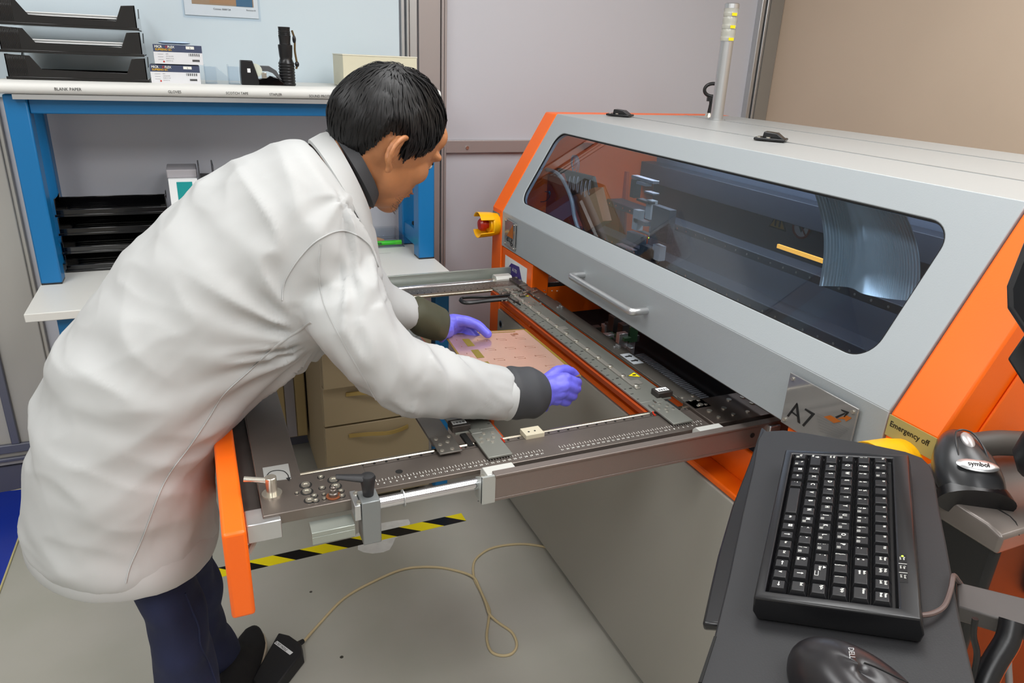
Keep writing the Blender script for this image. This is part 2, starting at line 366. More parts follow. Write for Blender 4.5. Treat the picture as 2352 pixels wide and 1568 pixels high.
MB().bb(xl1, xr0, yl+.012, yl+.052, zb0, zb1).build('front_beam', M_blue, wb, bevel=.003)
MB().bb(xl1, xr0, WALLY-.115, WALLY-.075, zb0, zb1).build('rear_beam', M_blue, wb, bevel=.003)
# shelf board with rounded label edge
sf = yl-.025
zs0 = Y(400, 223, sf).z; zs1 = Y(400, 197, sf).z
SZ = zs1+.004
xs0 = Y(0, 200, sf).x-.01; xs1 = xr1+.012
MB().bb(xs0, xs1, sf+.02, WALLY-.03, SZ-.03, SZ).build('upper_shelf', M_top, wb, bevel=.002)
b = MB(); prof = [(sf+.03, zs0), (sf+.008, zs0+.001), (sf+.001, zs0+.006), (sf-.002, (zs0+zs1)/2), (sf+.001, zs1-.004), (sf+.006, zs1+.001), (sf+.03, SZ+.001)]
b.loft([[V((x, y, z)) for y, z in prof] for x in (xs0, xs1)]); b.build('label_edge', M_white, wb, smooth=50)
MB().bb(xs0+.03, xs1-.03, sf+.006, sf+.03, zs0-.012, zs0).build('edge_profile', M_alu, wb)
b = MB()
for s, x, y, h in (('BLANK PAPER', 125, 207.5, .0105), ('GLOVES', 386, 213.5, .0098), ('SCOTCH TAPE', 519, 216.5, .0096), ('STAPLER', 619, 219.5, .0096), ('SOUND PROTECTOR', 710, 223, .0096)):
    q = Y(x, y, sf-.0026); MB().text(s, q, XA, ZA, h, sx=.92).build('edge_lettering', M_ink, wb)
# desk legs
lx0, lx1 = Z(994, 1130, 0).x, Z(1025, 1130, 0).x; ly = Z(1008, 1139, 0).y
for u0 in (lx0, BX0+.06):
    MB().bb(u0, u0+lx1-lx0, ly, ly+.05, .025, DZ-dth).build('lower_leg', M_blue, wb, bevel=.003)
    MB().cyl((u0+.022, ly+.025, 0), (u0+.022, ly+.025, .012), .018).cyl((u0+.022, ly+.025, .012), (u0+.022, ly+.025, .03), .008).build('levelling_foot', M_black, wb)
    MB().bb(u0, u0+lx1-lx0, WALLY-.12, WALLY-.075, .0, DZ-dth).build('rear_leg', M_blue, wb, bevel=.003)
MB().bb(BX0+.12, lx0, WALLY-.11, WALLY-.08, DZ-dth-.07, DZ-dth-.001).build('lower_beam', M_blue, wb, bevel=.003)
# ---- letter trays (upper stack with scalloped front, lower stack plain)
def letter_tray(name, label, group, cx, x1, y0, y1, z, h, scallop, paper=False):
    t = thing(name, label, 'letter tray', ((cx+x1)/2, (y0+y1)/2, z), group=group); b = MB(); th = .003
    b.bb(cx, x1, y0, y1, z, z+th)
    b.bb(cx, x1, y1-th, y1, z, z+h*(.3 if scallop else .75))
    w = x1-cx
    for xx, s in ((cx, 1), (x1, -1)):
        # end wall with corner post, curved top
        pr = [(y0, z), (y1, z), (y1, z+h), (y1-.02, z+h), (y1-.06, z+h*.55), (y0+.06, z+h*.55), (y0+.03, z+h), (y0, z+h)]
        b.prism([V((xx, a, c)) for a, c in pr], (s*th, 0, 0))
    if scallop:
        pf = [(cx, z), (x1, z), (x1, z+h), (x1-w*.10, z+h*.96), (x1-w*.15, z+h*.35), (cx+w*.24, z+h*.42), (cx+w*.17, z+h*.95), (cx, z+h)]
        b.prism([V((a, y0, c)) for a, c in pf], (0, th, 0))
        for i in range(12): xx = cx+w*.012+i*w*.011; b.bb(xx, xx+.0014, y0-.0012, y0, z+h*.15, z+h*.93)
    else:
        b.bb(cx, x1, y0, y0+th, z, z+h*.38)
        for i in range(6): yy = y0+.03+i*.03; b.bb(cx+.02, x1-.02, yy, yy+.003, z+th, z+th+.002)
    b.bb(cx-.004, x1+.004, y0-.003, y0+.006, z-.0005, z+.006)
    b.build('tray_shell', M_gloss, t, bevel=.0015)
    if paper:
        pb = MB()
        for k in range(4): pb.bb(cx+.008+.002*k, x1-.012-.002*(k % 2), y0+.006+.002*(k % 3), y1-.02, z+h*(.36+.05*k), z+h*(.36+.05*k)+.0022) if k else pb.bb(cx+.008, x1-.012, y0+.006, y1-.02, z+.004, z+h*.36)
        po = pb.build('paper_stack', M_paper); tag(po, 'white paper sheets in the %s tray of the upper stack' % paper, 'paper', 'paper sheets in the upper letter trays')
tx0, tx1 = Y(20, 180, sf+.035).x, Y(340, 188, sf+.035).x
hh = (Y(330, 12, sf+.03).z-SZ)/3
for i, (nm, lab) in enumerate((('bottom', 'glossy black letter tray, lowest of the upper shelf stack'), ('middle', 'glossy black letter tray holding paper, middle of the upper shelf stack'), ('top', 'glossy black letter tray holding paper, top of the upper shelf stack'))):
    letter_tray('letter_tray', lab, 'letter trays on the upper shelf', tx0-.004*i, tx1-.004*i, sf+.035, WALLY-.06, SZ+.002+i*hh, hh-.004, True, nm if i else False)
lx_0, lx_1 = Z(158, 620, DZ).x, Z(158, 620, DZ).x+.285
ty = Z(170, 625, DZ).y
hl = (Y(150, 475, ty).z-DZ)/2.95
for i, lab in enumerate(('lowest', 'second from the bottom', 'third from the bottom', 'topmost')):
    letter_tray('letter_tray', 'black letter tray on the desk behind the coat, %s of four' % lab, 'letter trays on the desktop', lx_0, lx_1, ty, WALLY-.1, DZ+.002+i*hl*.83, hl*.78, False)
# ---- glove boxes
def glove_box(label, x0, y0, x1, y1, yy, zb):
    a = Y(x0, y0, yy); c = Y(x1, y1, yy); w = c.x-a.x; h = a.z-zb
    t = thing('glove_box', label, 'box', (a.x+w/2, yy+.06, zb), group='glove boxes on the upper shelf')
    b = MB(); b.bb(a.x, a.x+w, yy, yy+.12, zb, zb+h*.62); b.mi = 1; b.bb(a.x, a.x+w, yy, yy+.12, zb+h*.62, zb+h)
    b.build('carton', [mat('carton_white', 'dcdde0', .5), mat('carton_navy', '3c4560', .45)], t)
    b = MB(); f = yy-.0006; T = lambda s, u, v, sz, mi, bold=False: (setattr(b, 'mi', mi), b.text(s, (a.x+u*w, f, zb+v*h), XA, ZA, sz*h, bold, sx=.95))
    T('MICR', .03, .83, .17, 0, True); T('O', .245, .83, .17, 2, True); T('FLEX', .295, .83, .17, 0, True); T('SUPRENO EC', .04, .69, .15, 1, True)
    b.mi = 0; b.bb(a.x+.67*w, a.x+.84*w, f, yy, zb+.80*h, zb+.95*h); T('L', .745, .83, .13, 3, True)
    for k, s in enumerate(('SIZE', '100 GLOVES', 'EN455 S7 UK', 'ISO9 R7 UL')): T(s, .24, .50-.12*k, .075, 4)
    b.mi = 3
    for k in range(16):
        if k % 3 != 1: b.bb(a.x+(.72+.014*k)*w, a.x+(.728+.014*k)*w, f, yy, zb+.44*h, zb+.58*h)
        b.bb(a.x+(.78+.0095*k)*w, a.x+(.786+.0095*k)*w, f, yy, zb+.16*h, zb+.27*h)
    for k in range(3): b.mi = 4; b.bb(a.x+.08*w, a.x+.19*w, f, yy, zb+(.50-.14*k)*h, zb+(.51-.14*k)*h)
    b.mi = 2; b.ell((a.x+.19*w, f, zb+.12*h), (.0022, .0004, .0022), n=10, m=6)
    b.build('print', [M_wtext, mat('yellow_print', 'e0b000', .5), mat('red_print', 'c02818', .5), M_ink, mat('grey_print', '8c8c90', .6)], t)
    return t
gy = sf+.035
z1 = Y(400, 148, gy).z
glove_box('white and navy glove box, lower of the two', 343, 148, 457, 148, gy, SZ+.0005)
g2 = glove_box('white and navy glove box, upper of the two, set slightly to the right', 350, 101, 462, 101, gy, z1+.0008)
gt = Y(400, 99, gy).z
b = MB(); q = V((Y(400, 100, gy).x, gy+.05, gt)); 
for k in range(3): b.ell(q+XA*.018*(k-1)+ZA*.001, (.022, .02, .004), n=16, m=8)
b.build('glove_tip', mat('pale_blue_film', 'b9cfe4', .3), g2)
# ---- clear plastic tape stand pieces
t = thing('clear_tape_holder', 'clear plastic holder lying between the glove boxes and tape dispenser', 'holder', V((Y(510, 190, sf+.05).x, sf+.06, SZ)))
for k, (x0, x1_, y0_) in enumerate(((472, 500, 148), (526, 552, 148))):
    a, c = Y(x0, 188, sf+.05), Y(x1_, 188, sf+.05); h = Y(x0, y0_, sf+.05).z-SZ; b = MB()
    b.bb(a.x, c.x, sf+.05, sf+.053, SZ+.001, SZ+h*.9); b.bb(a.x, c.x, sf+.09, sf+.093, SZ+.001, SZ+h*.9); b.bb(a.x, a.x+.003, sf+.053, sf+.09, SZ+.001, SZ+h)
    b.bb(a.x, c.x, sf+.053, sf+.09, SZ+.001, SZ+.004)
    b.prism([V((c.x, sf+.05, SZ+h*.9)), V((c.x+.03, sf+.05, SZ+h*.35)), V((c.x+.03, sf+.05, SZ+.001)), V((c.x, sf+.05, SZ+.001))], (0, .003, 0))
    b.build('plastic_shell', M_clear, t, bevel=.001)
# ---- tape dispenser
o = Y(556, 198, sf+.03); t = thing('tape_dispenser', 'black desktop tape dispenser on the upper shelf edge', 'tape dispenser', (o.x+.04, sf+.05, SZ))
k = .00088*2.05/1.4*1.0
k = (Y(656, 195, sf+.03)-Y(556, 195, sf+.03)).length/100
pr = [(0, 0), (0, 28), (2, 55), (28, 55), (38, 20), (40, 4), (36, 0)]
MB().prism([V((o.x+a*k, sf+.03, SZ+.001+c*k)) for a, c in pr], (0, .05, 0)).build('dispenser_body', M_black, t, bevel=.002)
pr = [(36, 0), (38, 14), (60, 18), (66, 22), (84, 18), (98, 6), (98, 0)]
MB().prism([V((o.x+a*k, sf+.034, SZ+.001+c*k)) for a, c in pr], (0, .042, 0)).build('dispenser_base', M_gloss, t, bevel=.002)
MB().prism([V((o.x+a*k, sf+.04, SZ+.001+c*k)) for a, c in [(40, 32), (42, 44), (66, 44), (82, 34), (94, 12), (88, 14), (74, 28), (62, 32)]], (0, .03, 0)).build('cutter_arm', mat('smoky_plastic', '55575a', .2), t, bevel=.001)
MB().cyl((o.x+34*k, sf+.036, SZ+34*k), (o.x+34*k, sf+.074, SZ+34*k), 15*k, n=24).build('tape_roll', mat('tape_roll_cream', 'cfd4c4', .4), t)
MB().bb(o.x+15*k, o.x+22*k, sf+.0292, sf+.0302, SZ+29*k, SZ+38*k).build('sticker', M_paper, t)
MB().bb(o.x+47*k, o.x+58*k, sf+.031, sf+.040, SZ+17*k, SZ+30*k).build('cutter_blade', M_screw, t, bevel=.001)
# ---- flashlight
fy = sf+.06; o = Y(661, 193, fy); o.z = SZ; hF = Y(655, 62, fy).z-SZ; r = (Y(679, 170, fy)-Y(641, 170, fy)).length/2
t = thing('flashlight', 'black metal flashlight standing upright on the upper shelf', 'flashlight', o)
pr = [(0, r*.9), (.02, r)]
for i in range(7): pr += [(.04+.05*i, r), (.055+.05*i, r*.93), (.075+.05*i, r*.93), (.085+.05*i, r)]
pr += [(.42, r*.85), (.47, r*.74), (.5, r*.78), (.66, r*.86), (.7, r*.86), (.71, r*.68), (.74, r*.66), (.97, r*.7)]
for i in range(3): pr += [(.86+.03*i, r*.74), (.873+.03*i, r*.68)]
pr = sorted(pr); MB().lathe(o, ZA, [(0, .001)]+[(a*hF, q) for a, q in pr]+[(hF, r*.72), (hF, .001)], 28).build('barrel', M_black, t)
MB().tube([o+V((r*.9, -.004, hF*.95)), o+V((r*1.15, -.005, hF*.8)), o+V((r*1.1, -.005, hF*.6)), o+V((r*1.25, -.006, hF*.38)), o+V((r*1.1, -.006, hF*.3))], .0028, 8).build('lanyard', mat('olive_strap', '57431c', .6), t)
MB().ell(o+V((r*1.1, -.005, hF*.8)), (.005, .005, .011)).build('lanyard_clip', M_black, t); MB().ell(o+V((r*1.25, -.006, hF*.38)), (.006, .006, .008)).build('lanyard_knot', M_black, t)
# ---- cream magazine box behind the head
a, c = Y(790, 200, sf+.06), Y(958, 200, sf+.06); h = Y(800, 127, sf+.06).z
t = thing('document_box', 'cream cardboard box on the shelf behind the head', 'box', ((a.x+c.x)/2, sf+.12, SZ))
MB().bb(a.x, c.x, sf+.06, sf+.22, SZ+.001, h).build('box_body', mat('cream_card', 'd2cdb4', .5), t, bevel=.001)
MB().bb(a.x-.001, c.x+.001, sf+.059, sf+.221, h, h+.003).build('box_lid', mat('cream_card_edge', 'ddd9c6', .5), t)
# ---- poster in sleeve on the white panel
a, c = Y(425, 30, y0-.002), Y(594, 36, y0-.002); tz = a.z
t = thing('poster', 'plastic-sleeved printed notice on the white panel at the top edge', 'poster', (a.x+.1, y0, tz+.1))
MB().bb(a.x, c.x, y0-.003, y0-.0005, tz-.004, tz+.28).build('sheet', M_paper, t)
e = Y(442, 20, y0-.004); g = Y(583, 20, y0-.004); zz_ = Y(500, 12, y0-.004).z
b = MB(); b.bb(e.x, g.x, y0-.0036, y0-.003, zz_, zz_+.2); b.mi = 1; b.bb(e.x+.05, g.x-.05, y0-.004, y0-.0036, zz_+.004, zz_+.05); b.mi = 2; b.bb(g.x-.05, g.x-.003, y0-.004, y0-.0036, zz_, zz_+.12)
b.mi = 3; b.text('Connex 0000124', Y(490, 22, y0-.0042), XA, ZA, .007); b.text('Revision 01', Y(566, 25, y0-.0042), XA, ZA, .006)
b.build('printed_picture', [mat('print_tan', 'b09070', .5), mat('print_brown', 'b88a60', .5), mat('print_blue', '3f6d8c', .5), M_ink], t)
MB().bb(a.x-.006, c.x+.006, y0-.006, y0-.005, tz-.012, tz+.3).build('plastic_sleeve', M_clear, t)
# ---- white box with teal label, grey holder, on desktop
q = Z(415, 600, DZ); yb = WALLY-.22
a, c = Y(386, 412, yb), Y(452, 405, yb)
t = thing('document_binder', 'white box file with teal label standing behind the back', 'box file', ((a.x+c.x)/2, yb+.08, DZ))
MB().bb(a.x, c.x, yb, yb+.14, DZ+.001, a.z).build('binder_body', M_paper, t, bevel=.001)
e, g = Y(405, 418, yb), Y(448, 475, yb); MB().bb(e.x, g.x, yb-.001, yb, g.z, e.z).build('teal_label', mat('teal_print', '089494', .5), t)
b = MB(); b.bb(a.x-.003, c.x+.002, yb+.02, yb+.145, a.z, Y(386, 390, yb+.02).z); b.build('lid', mat('grey_lid', 'a8a4a8', .5), t, bevel=.003)
a, c = Y(456, 400, yb), Y(490, 380, yb)
b = MB(); b.bb(a.x, a.x+.004, yb, yb+.12, DZ+.001, c.z); b.bb(c.x-.004, c.x, yb, yb+.12, DZ+.001, c.z); b.bb(a.x, c.x, yb+.05, yb+.054, DZ+.001, c.z-.03); b.bb(a.x, c.x, yb, yb+.12, DZ+.001, DZ+.005)
tag(b.build('magazine_holder', mat('dark_grey_plastic', '46464a', .4), bevel=.001), 'dark grey plastic magazine holder beside the teal labelled box', 'holder')
# ---- clear box with marker
a = Z(820, 566, DZ); c = Z(930, 567, DZ); yq = c.y
t = thing('clear_storage_box', 'clear plastic storage box under the chin', 'box', ((a.x+c.x)/2, yq+.05, DZ)); h = Y(930, 541, yq).z-DZ; b = MB()
b.bb(a.x, c.x, yq, yq+.002, DZ+.001, DZ+h); b.bb(a.x, c.x, yq+.13, yq+.132, DZ+.001, DZ+h); b.bb(c.x-.002, c.x, yq+.002, yq+.13, DZ+.001, DZ+h); b.bb(a.x, a.x+.002, yq+.002, yq+.13, DZ+.001, DZ+h); b.bb(a.x, c.x, yq, yq+.132, DZ+.0005, DZ+.002)
b.build('box_shell', M_clear, t); MB().bb(a.x-.003, c.x+.003, yq-.003, yq+.135, DZ+h, DZ+h+.006).build('lid', M_clear, t, bevel=.001)
t = thing('highlighter', 'lime green marker pen in the clear box', 'marker', (c.x-.06, yq+.02, DZ))
MB().cyl((a.x+.01, yq+.018, DZ+.014), (c.x-.03, yq+.018, DZ+.014), .008).build('marker_barrel', mat('lime_plastic', '3cd418', .3), t)
MB().cyl((c.x-.034, yq+.018, DZ+.014), (c.x-.008, yq+.018, DZ+.014), .0086, n=6).build('marker_cap', mat('lime_cap', '58e030', .3), t)
b = MB(); b.text('HI-LITER', (a.x+.035, yq+.0094, DZ+.010), XA, ZA, .012, True); b.build('marker_lettering', M_ink, t)
for k in range(3): tag(MB().box((a.x+.03+.025*k, yq+.08, DZ+.012), (.03, .04, .006), (V((.9, .4, 0)).normalized(), V((-.4, .9, 0)).normalized(), ZA)).build('paper_slip', mat('peach_paper', 'd8a070', .6)), ['orange paper slip at the left in the clear box', 'orange paper slip in the middle of the clear box', 'orange paper slip at the right in the clear box'][k], 'paper slip', 'slips in the clear box')
b = MB(); b.text('Permanent Marker', Z(862, 583, DZ+.0006), XA, YA, .007); b.build('desk_lettering', M_ink, wb)
# ---- drawer pedestal
cyf = Y(745, 800, 2.06).y
def cab(x, y): return Y(x, y, cyf)
cx0, cx1 = cab(745, 980).x, cab(986, 960).x
zc = [cab(750, 1092).z, cab(743, 984).z, cab(739, 890).z, cab(731, 790).z]
t = thing('drawer_pedestal', 'beige three-drawer pedestal under the desk', 'cabinet', ((cx0+cx1)/2, cyf+.22, 0))
zbot = .03
MB().bb(cx0, cx1, cyf+.018, WALLY-.03, zbot, zc[3]+.012).build('carcass', M_beige, t, bevel=.002)
zz2 = [zbot, zc[1], zc[2], zc[3]+.01]
for i in range(3):
    off = .028 if i == 2 else 0
    dr = MB().bb(cx0+.001, cx1-.001, cyf-off, cyf+.018, zz2[i]+.003, zz2[i+1]-.003).build('drawer', M_beige, t, bevel=.002)
    if i < 2:
        (px0, py0), (px1, py1) = (((801, 1000), (937, 977)), ((794, 905), (930, 885)))[i]
        A_, B_ = cab(px0, py0), cab(px1, py1); rings = []
        for k in range(13):
            s = k/12; hgt = .012*math.sin(math.pi*s*2-.2)*.35; out = .022*math.sin(math.pi*s)
            p = A_.lerp(B_, s)+ZA*(hgt+.0) - YA*(out+.004)
            rings.append([p+ZA*.006, p+ZA*.006+YA*.005, p-ZA*.006+YA*.005, p-ZA*.006])
        MB().loft(rings).build('handle', M_bronze, dr)
b = MB()
for sx in (cx0+.03, cx1-.03):
    for sy in (cyf+.06, WALLY-.1): b.cyl((sx, sy, 0), (sx, sy, .03), .015)
b.build('castor', M_black, t)
# ---- striped tambour cabinet left of the pedestal
ax0, ax1 = Y(560, 900, WALLY-.25).x, Y(722, 900, WALLY-.1).x
yy = WALLY-.12; x0_ = Y(655, 950, yy).x; x1_ = min(Y(724, 950, yy).x, cx0-.006); b = MB()
t = thing('tambour_cabinet', 'tan and grey striped cabinet against the wall beside the pedestal', 'cabinet', ((x0_+x1_)/2, yy, 0))
MB().bb(x0_-.25, x1_, yy, WALLY-.025, .09, DZ-dth-.08).build('cabinet_body', mat('tan_side', '8f7d5c', .5), t)
n = 9
for i in range(n):
    u = x0_-.25+(x1_-x0_+.25)*i/n; b.mi = i % 2; b.bb(u, u+(x1_-x0_+.25)/n*.9, yy-.006, yy, .095, DZ-dth-.085)
b.build('slatted_front', [mat('tan_slat', 'a08b60', .5), mat('mauve_grey_slat', '8a8488', .5)], t)
# ================================================================== the test machine
MX = .869; YL, YR = 2.063, .623; YLO, YRO = 2.144, .543; LIP, CR = .866, .974; TX, TZ = 1.038, 1.266; BXX = 1.70
mc = thing('test_machine', 'large grey and orange circuit board test machine with a tinted hood window', 'machine', (1.28, 1.35, 0))
def prof(y, ins=0, z0=0.012): return [V((MX+ins, y, z0)), V((MX+ins, y, CR)), V((TX+ins, y, TZ-ins)), V((BXX-ins, y, TZ-ins)), V((BXX-ins, y, z0))]
MB().prism(prof(YL+.002), (0, YLO-YL-.002, 0)).build('left_end_frame', M_or, mc, bevel=.004)
MB().prism(prof(YRO), (0, YR-YRO-.002, 0)).build('right_end_frame', M_or, mc, bevel=.004)
MB().bb(BXX-.02, BXX, YR, YL, .02, TZ-.02).build('back_panel', M_panel, mc)
b = MB().bb(TX, BXX, YR, YL, TZ-.018, TZ); rf = b.build('roof', M_roof, mc, bevel=.002)
b = MB()
for xx in (Z(2352, 416, TZ).x, Z(2352, 375.5, TZ).x): b.bb(xx-.0016, xx+.0016, YR, YL, TZ, TZ+.0012)
b.build('roof_seams', M_alu, rf)
# hood: sloped face with rounded window opening
sd = V((TX-MX, 0, TZ-CR)); SL = sd.length; sd.normalize(); nrm = V((-sd.z, 0, sd.x))   # outward
def HP(y, s, d=0): return V((MX, y, CR))+sd*s+nrm*d
WY0, WY1, WS0, WS1, WR = .697, 1.992, .05, .284, .042
def rr(y0, y1, s0, s1, r, n=10):
    out = []
    for (cy, cs, a0) in ((y1-r, s1-r, 0), (y0+r, s1-r, 90), (y0+r, s0+r, 180), (y1-r, s0+r, 270)):
        for k in range(n+1): a = math.radians(a0+90*k/n); out.append((cy+r*math.cos(a), cs+r*math.sin(a)))
    return out
inn = rr(WY0, WY1, WS0, WS1, WR)
inn[:] = [(y, s) for y, s in inn]
oy0, oy1, os0, os1 = YR+.001, YL-.001, 0, SL
def outp(y, s):
    n = 11; return None
outer = []
for q, (cy, cs) in enumerate(((oy1, os1), (oy0, os1), (oy0, os0), (oy1, os0))):
    for k in range(11):
        y, s = inn[q*11+k]; t = k/10
        if q == 0: p = (oy1, s+(cs-s)*min(1, 2*t)) if t <= .5 else (y+(cy-y)*(2-2*t), os1)
        elif q == 1: p = (y+(cy-y)*min(1, 2*t), os1) if t <= .5 else (oy0, s+(cs-s)*(2-2*t))
        elif q == 2: p = (oy0, s+(cs-s)*min(1, 2*t)) if t <= .5 else (y+(cy-y)*(2-2*t), os0)
        else: p = (y+(cy-y)*min(1, 2*t), os0) if t <= .5 else (oy1, s+(cs-s)*(2-2*t))
        outer.append(p)
b = MB(); th = .016
b.loft([[HP(y, s, -th) for y, s in outer], [HP(y, s) for y, s in outer], [HP(y, s) for y, s in inn], [HP(y, s, -th) for y, s in inn], [HP(y, s, -th) for y, s in outer]], cap=False)
b.bb(MX, MX+.014, YR+.001, YL-.001, LIP, CR+.0005)
b.bb(MX+.004, MX+.06, YR+.001, YL-.001, LIP, LIP+.012)
hood = b.build('hood', M_grey, mc, bevel=.0015, smooth=25)
hood['label'] = 'light grey lifting hood'
b = MB()   # black seal around the window
ins = rr(WY0+.002, WY1-.002, WS0+.002, WS1-.002, WR-.002)
b.loft([[HP(y, s, -.006) for y, s in inn], [HP(y, s, -.002) for y, s in inn], [HP(y, s, -.002) for y, s in ins], [HP(y, s, -.006) for y, s in ins]], cap=False)
b.build('window_seal', M_hole, hood)
b = MB(); b.prism([HP(y, s, -.004) for y, s in rr(WY0+.001, WY1-.001, WS0+.001, WS1-.001, WR-.001)], nrm*-.001); b.build('window_pane', M_pane, hood)
# hood handle
hy0, hy1, hz = 1.215, 1.535, .925; P0 = X(1340, 648, MX); P1 = X(1486, 712, MX); hz = .922; out = .04
ring = []
pth = [V((MX, P0.y, hz)), V((MX-out*.7, P0.y, hz)), V((MX-out, P0.y-.014, hz)), V((MX-out, P1.y+.014, hz)), V((MX-out*.7, P1.y, hz)), V((MX, P1.y, hz))]
b = MB(); PP = [pth[0], pth[1]]+catmull([pth[1], pth[1]+V((-.009, -.003, 0)), pth[2]], 3)[1:]+[pth[3]]+catmull([pth[3], pth[4]+V((-.009, .003, 0)), pth[4]], 3)[1:]+[pth[5]]
b.tube(PP, .0085, 8, 1, flat=1); b.build('hood_handle', M_alu, hood, smooth=50)
# small acrylic plates on the hood
def plate(name, pts, thk, m, parent): return MB().prism(pts, (-thk, 0, 0)).build(name, m, parent, bevel=.0008)
def FX(x, y, d=0): return X(x, y, MX-d)
ym0, ym1, zm0, zm1 = .666, .806, .874, .960; zmb = .868
zz0 = X(1963, 1015, MX).z
pl = plate('model_plate', [V((MX-.005, a, c)) for a, c in ((ym0, zmb), (ym0, zm1-.001), (ym1, zm1-.001), (ym1, zmb))], .003, mat('smoked_mirror_acrylic', '8d8c8a', .08, metal=.35, coat=.6), hood)
b = MB()
for a in (ym0+.008, ym1-.008):
    for c in (zmb+.009, zm1-.009): b.cyl((MX, a, c), (MX-.0105, a, c), .0038, .003, 14)
split_build(b, 'plate_screw', M_screw, pl)
b = MB(); f = MX-.0084
def PT(px, py): q = X(px, py, f); return q
def poly(b, pts, vec=(-.0004, 0, 0)): b.prism([PT(*p) for p in pts], vec)
def zp(x, y): return (1780+x/7.84, 840+y/7.84)
poly(b, [zp(215, 900), zp(395, 660), zp(410, 700), zp(245, 918)]); poly(b, [zp(395, 660), zp(412, 690), zp(455, 1042), zp(408, 1012), zp(378, 740)]); poly(b, [zp(290, 835), zp(305, 815), zp(430, 905), zp(425, 935)])
poly(b, [zp(535, 790), zp(550, 765), zp(722, 862), zp(660, 880)]); poly(b, [zp(722, 862), zp(520, 1092), zp(490, 1065), zp(660, 870)])
poly(b, [zp(1085, 915), zp(1250, 845), zp(1270, 862), zp(1115, 942)]); poly(b, [zp(1190, 782), zp(1215, 790), zp(1335, 830), zp(1325, 850), zp(1255, 925), zp(1238, 915), zp(1280, 850), zp(1200, 805)])
b.mi = 1; poly(b, [zp(875, 915), zp(1000, 888), zp(1200, 1000), zp(1065, 1030)]); poly(b, [zp(1130, 945), zp(1290, 890), zp(1378, 935), zp(1370, 950), zp(1280, 1000), zp(1255, 960), zp(1150, 950)])
b.mi = 2
for k in range(7): poly(b, [zp(740+10*k, 840+55*k), zp(740+10*k, 842.5+55*k), zp(1340-30*k, 1142.5+25*k), zp(1340-30*k, 1140+25*k)])
b.build('model_plate_print', [M_ink, mat('print_orange', 'a85a10', .5), mat('thin_grey_lines', '6a6866', .6)], pl)
pl = plate('maker_plate', [V((MX-.004, a, c)) for a, c in ((1.945, .876), (1.945, .960), (2.024, .962), (2.024, .878))], .003, mat('smoked_mirror_acrylic', '8d8c8a', .08, metal=.35, coat=.6), hood)
b = MB(); f = MX-.0076
def zq(x, y): return (1100+x/7.47, 470+y/7.47)
b.text('atg', PT(*zq(468, 610)), -YA, ZA, .042, False, sx=1.0); b.mi = 1
poly(b, [zq(480, 530), zq(585, 345), zq(583, 590)]); b.build('maker_plate_print', [M_ink, mat('print_orange', 'a85a10', .5)], pl)
b = MB()
for a, c in ((1.951, .954), (1.951, .882), (2.018, .955), (2.018, .884)): b.cyl((MX, a, c), (MX-.0095, a, c), .003, .0024, 12)
split_build(b, 'plate_screw', M_screw, pl)
# lower front panel, lock, sill
MB().bb(MX, MX+.016, .60, 2.075, .014, .652).build('front_panel', M_panel, mc, bevel=.003)
q = X(1152, 744, MX); b = MB(); b.cyl(q, q-XA*.004, .012, n=20); b.mi = 1; b.cyl(q-XA*.004, q-XA*.005, .008, n=16); b.bb(MX-.0062, MX-.005, q.y-.001, q.y+.001, q.z-.006, q.z+.006)
b.build('panel_lock', [M_chrome, M_hole], mc)
MB().bb(MX+.002, MX+.05, YR, YL, .655, .668).bb(MX+.05, MX+.06, YR, YL, .655, .735).build('front_sill', M_or, mc, bevel=.003)
MB().bb(MX+.004, MX+.06, 1.835, YL, .668, LIP-.004).build('left_jamb', M_or, mc, bevel=.003)
MB().bb(MX+.004, MX+.08, YR, .80, .668, LIP-.004).build('right_jamb', M_or, mc, bevel=.003)
MB().bb(MX+.09, BXX-.02, YR, YL, .60, .615).build('interior_floor', M_hole, mc)
# poster label on the left jamb
b = MB(); f = MX+.0035; LY0, LY1, LZ1, LZ0 = 1.868, 2.035, .842, .70
b.bb(f-.0005, f, LY0, LY1, LZ0, LZ1); b.mi = 1
uy = lambda u, v: V((f-.0006, LY1-u*(LY1-LY0), LZ1-v*.12))
b.prism([uy(.30, .12), uy(.66, .08), uy(.92, .62), uy(.05, .42)], (-.0003, 0, 0)); b.mi = 2
b.text('A170', uy(.36, .3)+XA*-.0006, -YA, ZA, .016); b.mi = 1; b.text('WC4 7000', uy(.25, .72)+XA*-.0004, -YA, ZA, .02, True); b.text('Tester', uy(.38, .86)+XA*-.0004, -YA, ZA, .014, True)
b.build('sheet_label', [M_paper, mat('purple_print', '3d2a78', .5), M_wtext], mc)
# emergency stops
def estop(c, name='emergency_stop', lab=None):
    e = MB()
    d = -XA
    e.lathe(c, d, [(0, .026), (.008, .028), (.03, .026), (.03, .016), (0.031, .014)], 28); e.build
    o = e.build(name, M_yel, mc)
    if lab: o['label'] = lab
    MB().lathe(c+d*.028, d, [(0, .012), (.012, .013), (.014, .02), (.026, .021), (.033, .016), (.035, .001)], 28).build('push_button', M_red, o)
    for sgn in (1, -1):
        rings = []
        for k in range(9):
            a = math.radians(-58+k*14.5); row = []
            for (h, r) in ((.02, .034), (.066, .038), (.068, .041), (.02, .038)):
                row.append(c+d*h+ZA*sgn*math.cos(a)*r+YA*math.sin(a)*r)
            rings.append(row)
        MB().loft(rings).build('guard_wing', M_yel, o, bevel=.001)
    MB().lathe(c, d, [(0, .034), (.02, .037), (.024, .034), (.024, .028)], 28).build('guard_base', M_yel, o)
    return o
c1 = X(1150, 512, MX); c1 = V((MX, 2.105, .925)); estop(c1)
c2 = V((MX, .584, .914)); estop(c2)
